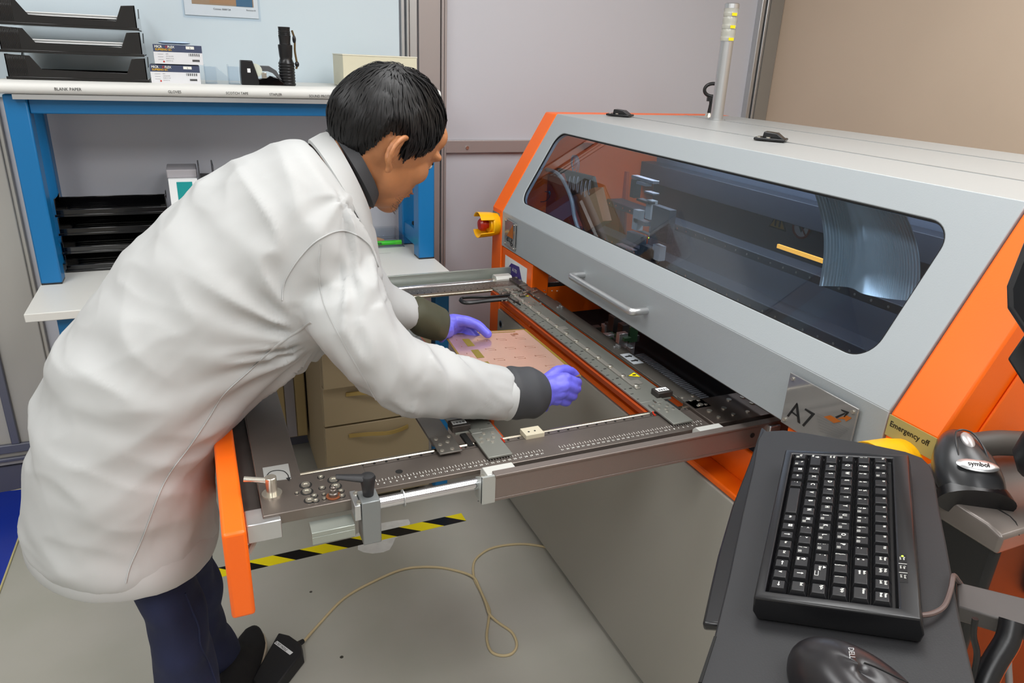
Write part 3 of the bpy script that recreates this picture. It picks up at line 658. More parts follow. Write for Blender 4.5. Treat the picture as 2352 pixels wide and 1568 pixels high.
def sign(y0, y1, z0, z1, txt):
    b = MB(); b.bb(MX-.0012, MX, y0, y1, z0, z1); b.mi = 1
    b.text(txt, (MX-.0015, y1-.004, z0+.016), -YA, ZA, .0118, True, sx=.92)
    return b.build('safety_sign', [mat('sign_grey_yellow_reflection', 'a8a068', .35), M_ink], mc)  # grey plate; a yellow reflection is painted into its colour
sign(.546, .621, .940, .972, 'Emergency off'); MB().bb(MX-.0012, MX, 2.085, 2.14, .945, .962).build('safety_sign', [mat('sign_grey', '777f80', .35)], mc)
# roof hinges, lifting key, beacon
for (x0, y0_, x1, y1_) in ((1398, 264, 1450, 268), (1735, 319, 1806, 325)):
    a, c = Z(x0, y0_, TZ+.002), Z(x1, y1_, TZ+.002); m_ = (a+c)/2; h = MB()
    dd = (c-a).normalized(); pp = V((-dd.y, dd.x, 0)); L_ = (c-a).length
    h.box(m_+ZA*.003, (L_, .05, .006), (dd, pp, ZA)); h.prism([a+dd*L_*.25+pp*.016+ZA*.005, a+dd*L_*.95+pp*.016+ZA*.005, a+dd*L_*.7+pp*.016+ZA*.017, a+dd*L_*.28+pp*.016+ZA*.019], -pp*.032)
    ho = h.build('roof_hinge', M_black, mc, bevel=.002)
    s_ = MB()
    for k in (.15, .45): s_.cyl(a+dd*L_*k-pp*.018+ZA*.006, a+dd*L_*k-pp*.018+ZA*.008, .005, n=12)
    split_build(s_, 'hinge_screw', M_screw, ho)
kb_ = Z(1629, 268, TZ); ks = V((kb_.x, min(kb_.y, 2.12), TZ)); 
kc = MB(); kc.lathe(ks, ZA, [(0, .016), (.006, .014), (.012, .010)], 20); ko = kc.build('lifting_key', M_screw, mc)
K1 = MB(); K1.lathe(ks+ZA*.010, ZA, [(0, .009), (.03, .006), (.045, .008)], 16); rx = V(( _R.x, _R.y, 0)).normalized()
K1.torus(ks+ZA*.083, (rx, ZA, rx.cross(ZA)), .027, .0055, 32, 10, .72); K1.box(ks+ZA*.055, (.03, .012, .014), (rx, rx.cross(ZA), ZA)); K1.build('key_grip', M_black, ko, smooth=50)
bc = Z(1645, 276, TZ); topb = Y(1692, 10, bc.y).z; jy = Y(1680, 95, bc.y).z
bo = MB().lathe(V((bc.x, bc.y, TZ)), ZA, [(0, .026), (.004, .026), (.004, .019), (jy-TZ, .019)], 28).build('signal_beacon', M_alu, mc, smooth=40)
hh_ = (topb-jy)/3
for k in range(3):
    z0 = jy+hh_*k; c_ = V((bc.x, bc.y, z0))
    pr = [(0, .0205), (.006, .0215)]+[(.01+.0045*j, .0212-.0012*(j % 2)) for j in range(int((hh_-.016)/.0045))]+[(hh_-.006, .0205), (hh_, .0195)]
    MB().lathe(c_, ZA, pr, 24).build('lens_section', mat('ribbed_clear_lens', 'cfcfc4', .15, trans=.35), bo, smooth=40)
    MB().prism([c_+V((-.012, -.0205, .001)), c_+V((.004, -.0225, .001)), c_+V((.004, -.0225, .009)), c_+V((-.012, -.0205, .009))], (0, -.001, 0)).build('yellow_marker', M_yel2, bo)
MB().lathe(V((bc.x, bc.y, topb-.012)), ZA, [(0, .0215), (.012, .021), (.014, .018), (.014, .001)], 24).build('beacon_cap', M_alu, bo)
# ------------------------------------------------ interior seen through the pane and the opening
IX = 1.42
MB().bb(IX, IX+.01, YR, YL, .615, TZ-.02).build('interior_back_wall', mat('interior_blue_grey', '6c7480', .35), mc)
m_in = mat('interior_dark_grey', '464a52', .4)
gt = MB()
gt.bb(1.16, 1.22, YR, YL, .86, .92); gt.bb(1.24, 1.30, YR, YL, .98, 1.00); gt.bb(1.36, 1.41, YR, YL, 1.06, 1.12)
gn = gt.build('gantry_beams', m_in, mc, bevel=.002)
b = MB()
for k in range(34): yy = YR+.03+k*.042; b.cyl((1.159, yy, .905), (1.1575, yy, .905), .003, n=8); b.cyl((1.239, yy, .99), (1.2375, yy, .99), .003, n=8)
b.build('beam_screws', M_screw, gn)
a, c = X(1787, 563, 1.235), X(1905, 602, 1.235)
MB().bb(1.232, 1.238, c.y, a.y, a.z-.006, a.z+.003).build('amber_light_bar', mat('amber_lamp', 'ffb648', .4, emit=1.5), mc)
MB().bb(1.26, 1.285, .75, 1.95, 1.232, 1.244).build('added_interior_fill', mat('interior_fill_glow', 'eef4ff', .4, emit=17), mc)  # glowing strip added to brighten the dark interior behind the pane
# front underbeam with speckled screws and cable chain below the lip
b = MB(); b.bb(MX+.02, MX+.05, .82, 1.83, LIP-.014, LIP); b.bb(MX+.065, MX+.13, .82, 1.83, LIP-.01, LIP+.02); b.build('lip_beam', M_dsteel, mc, bevel=.001)
b = MB(); rg = []
for k in range(38): yy = .86+k*.0085; b.bb(.935, .975, yy+.2, yy+.2068, .70, .752)
b.build('cable_chain', M_black, mc, bevel=.001)
b = MB(); b.bb(1.13, 1.15, .82, 1.7, .73, .84); b.mi = 1
random.seed(3)
for k in range(90): yy = .84+random.random()*.8; b.bb(1.128, 1.1302, yy, yy+.003, .80+random.random()*.03, .803+random.random()*.03)
b.build('perforated_bracket', [m_in, M_screw], mc)
# open circuit cluster behind the frame
b = MB(); random.seed(5)
for k in range(26):
    yy = 1.47+random.random()*.16; xx = .94+random.random()*.08; zz = .68+random.random()*.07; b.mi = k % 3
    b.bb(xx, xx+.008+random.random()*.02, yy, yy+.006+random.random()*.03, zz, zz+.005+random.random()*.04)
b.build('probe_electronics', [M_dsteel, mat('circuit_green', '2c4a30', .4), M_alu], mc, bevel=.0006)
# support strut near the left of the opening
a, c = Z(1275, 690, .78), Z(1290, 745, .72); b = MB(); b.prism([a, a+YA*-.03, c+YA*-.03, c], (.004, 0, 0)); b.build('support_strut', M_steel2, mc)
# left cover parts seen in the pane : planes at interior depth
def IP(pts, xx): return [X(x, y, xx) for x, y in pts]
m_orin = mat('interior_orange', 'd8541a', .4); m_redin = mat('interior_red_brown', '9c3a24', .4)
MB().prism(IP([(1228, 400), (1290, 398), (1330, 520), (1310, 560), (1195, 470)], 1.02), (.01, 0, 0)).build('side_cover', m_redin, mc, bevel=.001)
MB().prism(IP([(1308, 452), (1365, 430), (1385, 508), (1345, 535)], 1.04), (.03, 0, 0)).build('tool_box_cover', mat('copper_panel', 'b06a3c', .35), mc, bevel=.002)
MB().prism(IP([(1290, 320), (1360, 330), (1300, 372), (1280, 350)], 1.14), (.01, 0, 0)).build('upper_bracket', m_orin, mc, bevel=.001)
MB().prism(IP([(1370, 375), (1440, 395), (1430, 580), (1365, 540)], 1.30), (.01, 0, 0)).build('rear_cover', m_orin, mc, bevel=.001)
MB().prism(IP([(1278, 385), (1360, 405), (1372, 455), (1320, 460), (1295, 420)], 1.05), (.012, 0, 0)).build('dark_guard', mat('olive_dark_guard', '4a443a', .4), mc, bevel=.002)
b = MB(); b.tube(IP([(1228, 385), (1280, 398), (1310, 450), (1320, 500), (1330, 530)], 1.015), .006, 8); b.build('white_conduit', mat('pale_conduit', 'a8a49c', .3), mc)
b = MB()
c0 = X(1322, 378, 1.06); ax = (YA, ZA, XA)
for k in range(7): cc = X(1300+9*k, 425-abs(k-3)*-1.5-6*math.sin(k), 1.035); b.torus(cc, (YA*.6+XA*.5, ZA, V((.5, -.6, 0)).normalized()), .016+.002*(k % 2), .0012, 20, 6, 1.3)
for k in range(4): b.torus(c0+YA*.006*k+ZA*.003*k, (YA, ZA, XA), .022-.003*k, .0014, 24, 6, 1.25)
b.build('coiled_hose', mat('translucent_hose', 'c8c8c8', .2, trans=.3), mc)
b = MB(); b.tube(IP([(1230, 450), (1238, 462), (1252, 462), (1262, 452), (1262, 442), (1252, 440)], 1.0), .0012, 8); b.ell(X(1262, 442, 1.0), (.004, .004, .005)); b.build('wire_loop', mat('navy_cable', '2c3a4c', .4), mc)
# probe head unit
ph = MB(); XX = 1.10
def pbox(x0, y0_, x1, y1_, xx, dep, mi=0): ph.mi = mi; a, c = X(x0, y0_, xx), X(x1, y1_, xx); ph.bb(xx, xx+dep, min(a.y, c.y), max(a.y, c.y), min(a.z, c.z), max(a.z, c.z))
for q in ((1450, 408, 1500, 416, 0), (1450, 410, 1456, 455, 1), (1462, 415, 1482, 428, 0), (1480, 438, 1500, 448, 0), (1462, 455, 1490, 470, 1), (1485, 458, 1492, 505, 2), (1455, 500, 1480, 520, 0), (1465, 530, 1500, 545, 1), (1500, 470, 1530, 560, 3), (1512, 480, 1526, 484, 0), (1512, 494, 1526, 497, 4), (1510, 504, 1525, 507, 4), (1440, 530, 1470, 565, 3), (1470, 560, 1500, 600, 1), (1415, 560, 1450, 575, 0), (1500, 560, 1512, 600, 2), (1455, 480, 1462, 530, 2)):
    pbox(*q[:4], XX+.004*(q[1] % 5), .02, q[4])
ph.build('probe_head', [M_alu, M_dsteel, mat('white_plastic_block', 'c8ccc8', .4), m_in, mat('brass', 'b88a40', .3, metal=.8)], mc, bevel=.0008)
b = MB(); b.ell(X(1490, 546, 1.09), (.0015, .0015, .0015), n=10, m=6); b.build('green_indicator', mat('green_led', 'c8ff30', .4, emit=3), mc)
# ribbed translucent curtain, curved
rings = []; q0, q1, q2, q3 = X(1858, 432, 1.12), X(2085, 480, 1.12), X(2118, 690, 1.05), X(1872, 658, 1.05)
Nn = 110; rows = []
for i in range(2):
    row = []
    for k in range(Nn+1):
        t = k/Nn; p = (q0.lerp(q1, t) if i == 0 else q3.lerp(q2, t)); bow = .035*math.sin(math.pi*t*2)+.012*math.sin(math.pi*t*3+1)
        row.append(p+XA*(bow+.0016*(k % 2)))
    rows.append(row)
b = MB(); fine = []
for j in range(19):
    t = j/18; fine.append([rows[0][k].lerp(rows[1][k], t)+XA*(.02*math.sin(math.pi*t)) for k in range(Nn+1)])
b.loft(fine, cap=False, closed=False); o = b.build('ribbed_curtain', mat('frosted_ribbed_plastic', 'cfdad6', .22, metal=.35, spec=.8), mc, smooth=10)
# warning signs on the interior wall
yy = IX-.002
def tri(b, c, r, mi0, f): b.mi = mi0; b.prism([V((f, c.y+r*math.sin(a), c.z+r*math.cos(a))) for a in (0, 2.094, 4.189)], (-.0006, 0, 0))
SX = 1.236
c = X(1786, 510, IX-.004); b = MB(); tri(b, c, .038, 1, IX-.001); tri(b, c, .030, 0, IX-.002); b.mi = 1
for s_ in (-1, 1): b.bb(IX-.0035, IX-.003, c.y+s_*.008-.003, c.y+s_*.008+.003, c.z-.012, c.z+.006)
b.bb(IX-.0035, IX-.003, c.y-.010, c.y+.010, c.z+.004, c.z+.010)
b.build('magnet_warning_sticker', [mat('sticker_yellow', 'd0a838', .5), M_ink], mc)
c = X(1842, 521, IX-.004); b = MB(); b.cyl(c, c-XA*.001, .030, n=32); b.mi = 1; b.torus(c-XA*.0015, (YA, ZA, XA), .028, .003, 36, 6); b.box(c-XA*.0018, (.001, .05, .004), (XA, V((0, .7, .7)), V((0, -.7, .7)))); b.mi = 2
b.ell(c+V((-.0012, -.006, .006)), (.0006, .008, .008)); b.ell(c+V((-.0012, .004, .006)), (.0006, .008, .008)); b.prism([c+V((-.0012, -.013, .003)), c+V((-.0012, .011, .003)), c+V((-.0012, -.001, -.014))], (-.0008, 0, 0))
b.build('no_pacemaker_sticker', [M_paper, mat('sign_red', '8c2820', .5), M_ink], mc)
# orange shelf at the near side carrying the label printer
MB().bb(MX+.12, 1.45, .02, YRO, .585, .60).build('side_shelf', M_or, mc, bevel=.003)
MB().prism([V((MX+.06, YRO-.001, .83)), V((MX+.06, YRO-.001, .95)), V((TX+.05, YRO-.001, TZ-.04)), V((TX+.3, YRO-.001, TZ-.04)), V((TX+.3, YRO-.001, .83))], (0, -.004, 0)).build('side_cover_panel', M_or, mc, bevel=.002)
MB().bb(1.30, 1.36, .02, YRO-.01, .012, .585).bb(1.02, 1.42, .02, YRO-.01, .012, .10).build('side_shelf_leg', M_or, mc, bevel=.003)
# ================================================================== sliding loading frame (drawer)
TZp = .79; PT_ = .010
fr = thing('loading_frame', 'pulled-out steel loading frame with rulers and orange front bar', 'machine drawer', (.5, 1.4, TZp))
def tp(x, y, z=TZp): return Z(x, y, z)
fy0, fyi = .937, 1.035        # front plate edges
zt = TZp
# left cross plate, front plate, back plate
MB().bb(.036, .102, .937, 1.93, zt-.009, zt).build('left_plate', M_steel, fr, bevel=.0012)
MB().bb(.036, .20, .935, 1.028, zt-.018, zt+.0005).build('corner_plate', M_steel, fr, bevel=.0012)
MB().bb(.102, 1.05, .953, 1.022, zt-.010, zt-.001).build('front_plate', M_steel, fr, bevel=.001)
MB().bb(.03, 1.05, 1.88, 1.935, zt-.010, zt-.001).build('rear_plate', M_steel, fr, bevel=.001)
MB().bb(.002, .036, .95, 1.95, zt-.03, zt-.012).build('left_channel', M_dsteel, fr, bevel=.001)
# orange front bar: near end (510,1230)-(565,1222), height from the face below
zb = .797
b = MB().bb(-.021, .0115, .898, 1.955, zb-.146, zb); b.build('front_bar', M_or, fr, bevel=.005, seg=3)['label'] = 'orange front bar'
MB().bb(.012, .06, .925, .965, zt-.035, zt-.004).build('bar_bracket', M_alu, fr, bevel=.0015)
# linear rods on the inner edge
def rod(x0, x1, y, z, r, name, m=M_chrome): return MB().cyl((x0, y, z), (x1, y, z), r, n=16).build(name, m, fr)
rod(.10, 1.08, 1.040, zt-.006, .0048, 'front_guide_rod', mat('nickel_rod', 'b8b0a0', .22, metal=1)); rod(.10, 1.08, 1.868, zt-.006, .0048, 'rear_guide_rod', mat('nickel_rod', 'b8b0a0', .22, metal=1))
b = MB().bb(.12, 1.05, 1.024, 1.034, zt-.012, zt-.002); b.mi = 1
for k in range(46): b.cyl((.14+k*.02, 1.029, zt-.0019), (.14+k*.02, 1.029, zt-.0012), .0022, n=8)
b.build('front_slide_rail', [M_steel, M_hole], fr)
b = MB().bb(.12, 1.05, 1.872, 1.882, zt-.004, zt+.001); b.mi = 1
for k in range(46): b.cyl((.14+k*.02, 1.877, zt+.001), (.14+k*.02, 1.877, zt+.0015), .0022, n=8)
b.build('rear_slide_rail', [M_steel, M_hole], fr)
# round shafts with bearing blocks
sy = .925; sz = .782
b = MB(); b.cyl((.165, sy, sz), (.95, sy, sz), .0095, n=24); b.build('front_shaft', M_chrome, fr)
MB().cyl((.24, sy-.0, sz), (.2415, sy, sz), .0135, n=24).build('shaft_clip', M_alu, fr)
MB().cyl((.05, 1.955, sz), (.98, 1.955, sz), .0095, n=24).build('rear_shaft', M_chrome, fr)
def bearing(xx, yy):
    s = 1 if yy < 1.4 else -1; b = MB()
    pr = [(-.02, -.006), (-.02, .012), (-.012, .02), (.012, .02), (.02, .012), (.02, -.006)]
    b.prism([V((xx-.026, yy+a, sz+c)) for a, c in pr], (.052, 0, 0)); b.mi = 1
    for k in (-.016, .016): b.cyl((xx+k, yy-.0195*s, sz+.004), (xx+k, yy-.0215*s, sz+.004), .006, n=14)
    for e in (-1, 1): b.cyl((xx+e*.026, yy, sz), (xx+e*.033, yy, sz), .0125, n=20)
    b.build('bearing_block', [mat('light_alloy', 'd2d2cc', .4, metal=.3), M_screw], fr, bevel=.001)
q1_ = Z(1145, 1078, sz+.015).x; q2_ = Z(1628, 985, sz+.015).x; bearing(q1_, sy); bearing(q2_, sy); bearing(Z(1200, 672, sz+.01).x, 1.955)
# machine side rails
mr = MB(); ry = .903
mr.bb(.383, 1.0, ry, ry+.004, .762, .806); mr.bb(.383, 1.0, ry-.0035, ry+.012, .803, .807); mr.bb(.383, 1.0, ry, ry+.03, .757, .762)
mr.build('front_telescopic_rail', mat('rolled_rail_steel', '847a74', .38, metal=.6, bump=(900, .35, .0006, (1, 1, 1))), mc, bevel=.0008)
mr2 = MB().bb(.362, .384, ry-.002, ry+.003, .757, .806); mr2.prism([V((.362, ry, .757)), V((.362, ry+.03, .757)), V((.362, ry+.03, .79)), V((.362, ry, .806))], (.004, 0, 0)); mr2.build('rail_end_cap', mat('pale_steel_cap', 'b4b8b4', .4, metal=.5), mc)
MB().cyl((.90, ry-.001, .785), (.90, ry-.002, .785), .005).build('rail_hole', M_hole, mc)
MB().bb(.935, .96, ry-.008, ry+.02, .755, .80).build('rail_bracket', M_alu, mc, bevel=.002)
MB().bb(-.02, 1.0, 1.985, 1.992, .765, .815).bb(-.02, 1.0, 1.965, 1.992, .762, .766).build('rear_telescopic_rail', mat('zinc_profile', 'a4aaa2', .35, metal=.6), mc, bevel=.0008)
# corner block into the machine
for (ya, yb_) in ((.945, 1.045), (1.86, 1.945)):
    MB().bb(.845, 1.06, ya, yb_, zt-.006, zt+.006).build('rear_corner_plate', mat('brown_steel_plate', '5a514b', .35, metal=.7), fr, bevel=.0015)
    b = MB(); random.seed(11)
    for i in range(4):
        for j in range(3):
            if (i+j) % 4 == 3: continue
            b.cyl((.87+.035*i, ya+.02+.028*j, zt+.006), (.87+.035*i, ya+.02+.028*j, zt+.008), .0055 if j else .004, n=14)
    split_build(b, 'plate_screw', M_screw, fr)
# cross bars holding the board (right one fixed, left one sliding)
def cross_bar(x0, sgn, xback):
    X_ = lambda d: x0+sgn*d
    b = MB()
    def bx(m, d0, d1, ya, yb_, za, zb_): m.bb(min(X_(d0), X_(d1)), max(X_(d0), X_(d1)), ya, yb_, za, zb_)
    bx(b, -.007, .0, 1.045, 1.86, zt-.014, zt-.004); b.build('copper_edge_strip', mat('copper_orange_strip', '9c3c10', .35), fr)
    b = MB(); bx(b, 0, .075, 1.075, 1.875, zt-.002, zt+.002); bx(b, 0, .03, 1.035, 1.075, zt-.002, zt+.002)
    cp = b.build('clamp_plate', M_steel2, fr, bevel=.0006)
    b = MB(); bx(b, .026, .037, 1.13, 1.845, zt+.002, zt+.005)
    for yy in (1.15, 1.49, 1.81): bx(b, .037, .055, yy, yy+.02, zt+.002, zt+.0045)
    b.build('clamp_strip', mat('pale_strip_steel', 'a09c94', .35, metal=.5), fr, bevel=.0005)
    b = MB(); c_ = MB()
    for k in range(14):
        yy = 1.14+k*.053; p = V((X_(.0315), yy, zt+.005)); b.lathe(p, ZA, [(0, .0062), (.003, .0062), (.0042, .004), (.0042, .0001)], 14); c_.bb(p.x-.0045-sgn*.012, p.x-sgn*.012+.002, yy-.002, yy+.001, zt+.002, zt+.0024)
    split_build(b, 'clamp_screw', M_screw, fr); c_.build('clamp_slots', M_hole, fr)
    b = MB()
    for k in range(33): yy = 1.09+k*.0245; l = .007 if k % 2 else .0045; bx(b, .003, .003+l, yy, yy+.0016, zt+.002, zt+.0024)
    b.build('ruler_marks', M_ink, fr)
    for yy in (1.195, 1.775):
        b = MB(); cc = V((X_(.062), yy, zt+.0021)); b.mi = 1
        T = lambda r: [cc+V((sgn*(-r*math.cos(a)), r*math.sin(a), 0)) for a in (0, 2.094, 4.189)]
        b.prism(T(.017), (0, 0, .0004)); b.mi = 0; b.prism([p+ZA*.0004 for p in T(.0145)], (0, 0, .0004)); b.mi = 1; b.ell(cc+ZA*.001, (.005, .003, .0004), n=12, m=6); b.build('crush_warning_sticker', [M_yel2, M_ink], fr)
    # back bar
    b = MB(); bx(b, .085, .125, 1.05, 1.9, zt-.002, zt+.003); b.build('back_bar', mat('mid_steel', '6c6862', .4, metal=.6), fr, bevel=.0008)
    b = MB(); bx(b, .092, .118, 1.245, 1.305, zt+.003, zt+.0036); b.mi = 1
    for yy, s2 in ((1.262, 1), (1.288, -1)):
        b.prism([V((X_(.096), yy-.003, zt+.0037)), V((X_(.108), yy-.003, zt+.0037)), V((X_(.108), yy-.007, zt+.0037)), V((X_(.115), yy, zt+.0037)), V((X_(.108), yy+.007, zt+.0037)), V((X_(.108), yy+.003, zt+.0037)), V((X_(.096), yy+.003, zt+.0037))], (0, 0, .0003))
    b.build('arrow_sticker', [mat('sticker_grey', 'b4bac0', .4), M_ink], fr)
    b = MB()
    for yy in (1.34, 1.64): bx(b, .098, .104, yy, yy+.006, zt+.003, zt+.008); bx(b, .108, .114, yy-.004, yy+.012, zt+.003, zt+.010)
    split_build(b, 'latch', M_alu, fr, bevel=.0006)
    # end bracket over the front rail, with sensor
    b = MB(); bx(b, .008, .052, .972, 1.058, zt+.002, zt+.006); bx(b, .03, .05, 1.058, 1.075, zt+.002, zt+.006)
    br = b.build('end_bracket', M_steel2, fr, bevel=.0008)
    b = MB(); 
    for (u, v) in ((.014, 1.05), (.03, 1.052), (.018, 1.035), (.03, 1.03), (.04, 1.04), (.026, 1.02), (.044, 1.025)): b.lathe(V((X_(u), v, zt+.006)), ZA, [(0, .0036), (.001, .0034), (.0012, .0001)], 12)
    split_build(b, 'bracket_screw', M_screw, br)
    b = MB(); bx(b, .085, .125, 1.01, 1.07, zt+.003, zt+.006); b2 = b.build('back_bar_foot', mat('mid_steel', '6c6862', .4, metal=.6), fr, bevel=.0008)
    b = MB()
    for (u, v) in ((.092, 1.062), (.116, 1.06), (.1, 1.045), (.115, 1.04), (.1, 1.02), (.118, 1.02)): b.lathe(V((X_(u), v, zt+.006)), ZA, [(0, .004), (.001, .0036), (.0012, .0001)], 12)
    split_build(b, 'foot_screw', M_screw, b2)
    b = MB(); bx(b, .045, .08, 1.078, 1.105, zt+.002, zt+.014); sn = b.build('sensor_block', M_dsteel, fr, bevel=.001)
    b = MB(); bx(b, .050, .076, 1.086, 1.10, zt+.014, zt+.0145); b.mi = 1
    for k in range(14):
        if k % 4 != 3: bx(b, .053+.0015*k, .0537+.0015*k, 1.088, 1.094, zt+.0146, zt+.0149)
    b.build('barcode_label', [M_paper, M_ink], sn)
    b = MB(); bx(b, .056, .066, 1.03, 1.078, zt-.006, zt+.0); b.build('sensor_cavity', M_hole, fr)
    b = MB(); b.tube([V((X_(.085), 1.035, zt+.001)), V((X_(.083), 1.03, zt+.0)), V((X_(.083), 1.022, zt-.001))], .0016, 6); b.tube([V((X_(.004), 1.035, zt+.001)), V((X_(.002), 1.03, zt)), V((X_(.002), 1.022, zt-.001))], .0016, 6); b.build('red_wire', M_red, fr)
cross_bar(.764, 1, 0)
cross_bar(.452, -1, 0)
# tape/reader carriage on the front rod
q = Z(1241, 1010, zt+.006); b = MB().bb(q.x-.018, q.x+.018, 1.018, 1.046, zt-.002, zt+.007); b.mi = 1
for k in (-.008, .004): b.cyl((q.x+k, 1.03, zt+.007), (q.x+k, 1.03, zt+.0075), .002, n=8)
b.build('rod_carriage', [mat('ivory_block', 'c4bba4', .45), M_ink], fr, bevel=.0008)
# ruler ticks and numbers on the front plate
b = MB(); rz = zt-.0008
xa = Z(853, 1115, rz).x; xb = Z(1244, 1040, rz).x; du = (xb-xa)/29
for k in range(0, 60):
    xx = xa+du*k/2; b.bb(xx-.0003, xx+.0003, .972, .9765 if k % 2 else .979, rz, rz+.0002)
for k in range(2, 32): xx = xa+du*(k-2); b.text(str(k), (xx-.0028 if k > 9 else xx-.0015, .9625, rz+.0003), XA, YA, .0062)
xc = Z(1290, 1031, rz).x; n2 = 30
for k in range(0, 60):
    xx = xc+du*k/2
    if xx > 1.0: break
    b.bb(xx-.0003, xx+.0003, .972, .9765 if k % 2 else .979, rz, rz+.0002)
    if k % 2 == 0 and xx < .99: b.text(str(31-k//2), (xx-.0028, .9625, rz+.0003), XA, YA, .0062)
b.build('ruler_scale', M_wtext, fr)
b = MB()
xx = xa
for k in range(60): b.bb(.25+k*.012, .2506+k*.012, 1.905, 1.909, rz, rz+.0002)
b.build('rear_ruler_scale', M_wtext, fr)
MB().cyl((Z(925, 1098, zt).x, .990, zt-.001), (Z(925, 1098, zt).x, .990, zt-.0006), .006).build('plate_hole', M_hole, fr)
# corner plate hardware
b = MB(); h = MB()
for (x, y, r_) in ((702, 1114, .0085), (705, 1129, .0085), (766, 1102, .0085), (771, 1117, .0085), (711, 1149, .0075), (722, 1139, .005), (725, 1150, .005), (783, 1128, .005), (785, 1139, .005), (737, 1096, .005), (740, 1121, .005), (744, 1136, .003), (745, 1146, .003), (682, 1133, .003)):
    p = Z(x, y, zt+.0005); h.cyl(p, p+ZA*.0004, r_*1.15, n=16); b.lathe(p+ZA*.0004, ZA, [(0, r_*.85), (.002, r_*.8), (.002, r_*.45), (.0008, r_*.42), (.0008, .0001)], 16)
split_build(b, 'corner_screw', M_screw, fr); h.build('screw_recesses', M_hole, fr)
p = Z(766, 1139, zt+.001); MB().cyl(p, p+ZA*.001, .011, n=20).build('copper_washer', mat('copper', '9c5c3c', .4, metal=.5), fr); MB().lathe(p, ZA, [(0, .007), (.006, .007), (.007, .005), (.012, .005), (.013, .003), (.016, .004), (.018, .0001)], 16).build('spring_plunger', M_steel, fr)
# locking bolt with bar handle
p = Z(625, 1135, zt+.0005); lb = MB(); lb.lathe(p, ZA, [(0, .015), (.003, .015), (.003, .0085), (.03, .0085), (.031, .0075), (.031, .0001)], 24); e = Z(560, 1100, zt+.03); lb.cyl(p+ZA*.024, V((e.x, e.y, zt+.03)), .0045, n=14); lb.build('locking_bolt', M_screw, fr)
# direction sticker
b = MB(); st = [Z(x, y, zt+.0002) for x, y in ((603, 1075), (662, 1065), (669, 1100), (608, 1107))]; b.prism(st, (0, 0, .0008)); b.mi = 1
P_ = [Z(x, y, zt+.0012) for x, y in ((612, 1103), (612, 1094), (620, 1084), (636, 1080), (652, 1082), (661, 1090), (663, 1097))]
b.tube(P_, .0008, 6, 4); 
for (x, y) in ((612, 1105), (663, 1100)): c_ = Z(x, y, zt+.0012); b.prism([c_+V((0, -.005, 0)), c_+V((.0035, .004, 0)), c_+V((-.0035, .004, 0))], (0, 0, .0006))
b.build('rotation_sticker', [mat('sticker_silver', 'a8a8a4', .35, metal=.3), M_ink], fr)
# clamp block, lever, angle bracket
cb = Z(845, 1125, zt+.01); cx_ = Z(850, 1130, .80).x
MB().bb(cx_-.018, cx_+.010, .905, .940, .725, .80).build('clamp_block', mat('grey_alloy_block', '868a8a', .4, metal=.4), fr, bevel=.0015)
lv = V((cx_-.004, .925, .80)); b = MB(); b.lathe(lv, ZA, [(0, .008), (.018, .010), (.03, .012), (.034, .010), (.036, .0001)], 20)
e = Z(772, 1099, .835); e = V((e.x, e.y, .838)); d_ = (e-(lv+ZA*.028)); rr_ = []
for k in range(9): t_ = k/8; w_ = .010*(1-.45*t_); pc = lv+ZA*.028+d_*t_; sd_ = V((-d_.y, d_.x, 0)).normalized(); rr_.append([pc+sd_*w_*math.cos(a)+ZA*w_*.6*math.sin(a) for a in [i*math.pi/5 for i in range(10)]])
b.loft(rr_); b.build('clamp_lever', M_blackm, fr, smooth=50)
x0_ = Z(800, 1130, .79).x
MB().bb(x0_, cx_-.019, .907, .95, .77, .796).build('stop_block', M_alu, fr, bevel=.001)
b = MB()
for yy in (.915, .94): b.lathe(V((x0_+.009, yy, .796)), ZA, [(0, .005), (.0015, .005), (.0015, .0025), (.0005, .0001)], 14)
split_build(b, 'block_screw', M_screw, fr)
q = Z(705, 1185, .765).x; MB().bb(q, x0_-.001, .905, .935, .758, .766).bb(q, x0_-.001, .905, .909, .745, .758).build('lower_angle', mat('zinc_profile', 'a4aaa2', .35, metal=.6), fr, bevel=.0008)
# cables on the rear rail
b = MB(); b.tube([Z(1170, 678, zt+.012), Z(1120, 682, zt+.014), Z(1068, 683, zt+.012), Z(1058, 688, zt+.01), Z(1072, 695, zt+.008), Z(1120, 690, zt+.01), Z(1165, 686, zt+.012)], .006, 10, flat=.6); b.build('cable_loop', M_black, fr, smooth=60)
b = MB(); b.tube([Z(1165, 680, zt+.01), Z(1180, 690, zt+.02), Z(1195, 700, zt+.006)], .0022, 8); b.build('sensor_wire', M_black, fr); 
b = MB(); random.seed(9)
for k in range(14): p = Z(1150+random.random()*70, 668+random.random()*28, zt+.003); b.box(p+ZA*.003, (.008+random.random()*.012, .008, .006)); 
split_build(b, 'connector_block', M_steel, fr, bevel=.001)
b = MB()
for k in range(30): p = Z(1150+random.random()*130, 664+random.random()*34, zt+.008); b.lathe(p, ZA, [(0, .003), (.002, .003), (.002, .0001)], 10)
b.build('rear_screws', M_screw, fr)
# white tube under the frame
b = MB(); b.tube([V((.03, .97, .745)), V((.015, .95, .73)), V((.0, .96, .70))], .005, 8); b.build('air_hose', mat('white_hose', 'c8c4bc', .4), fr)
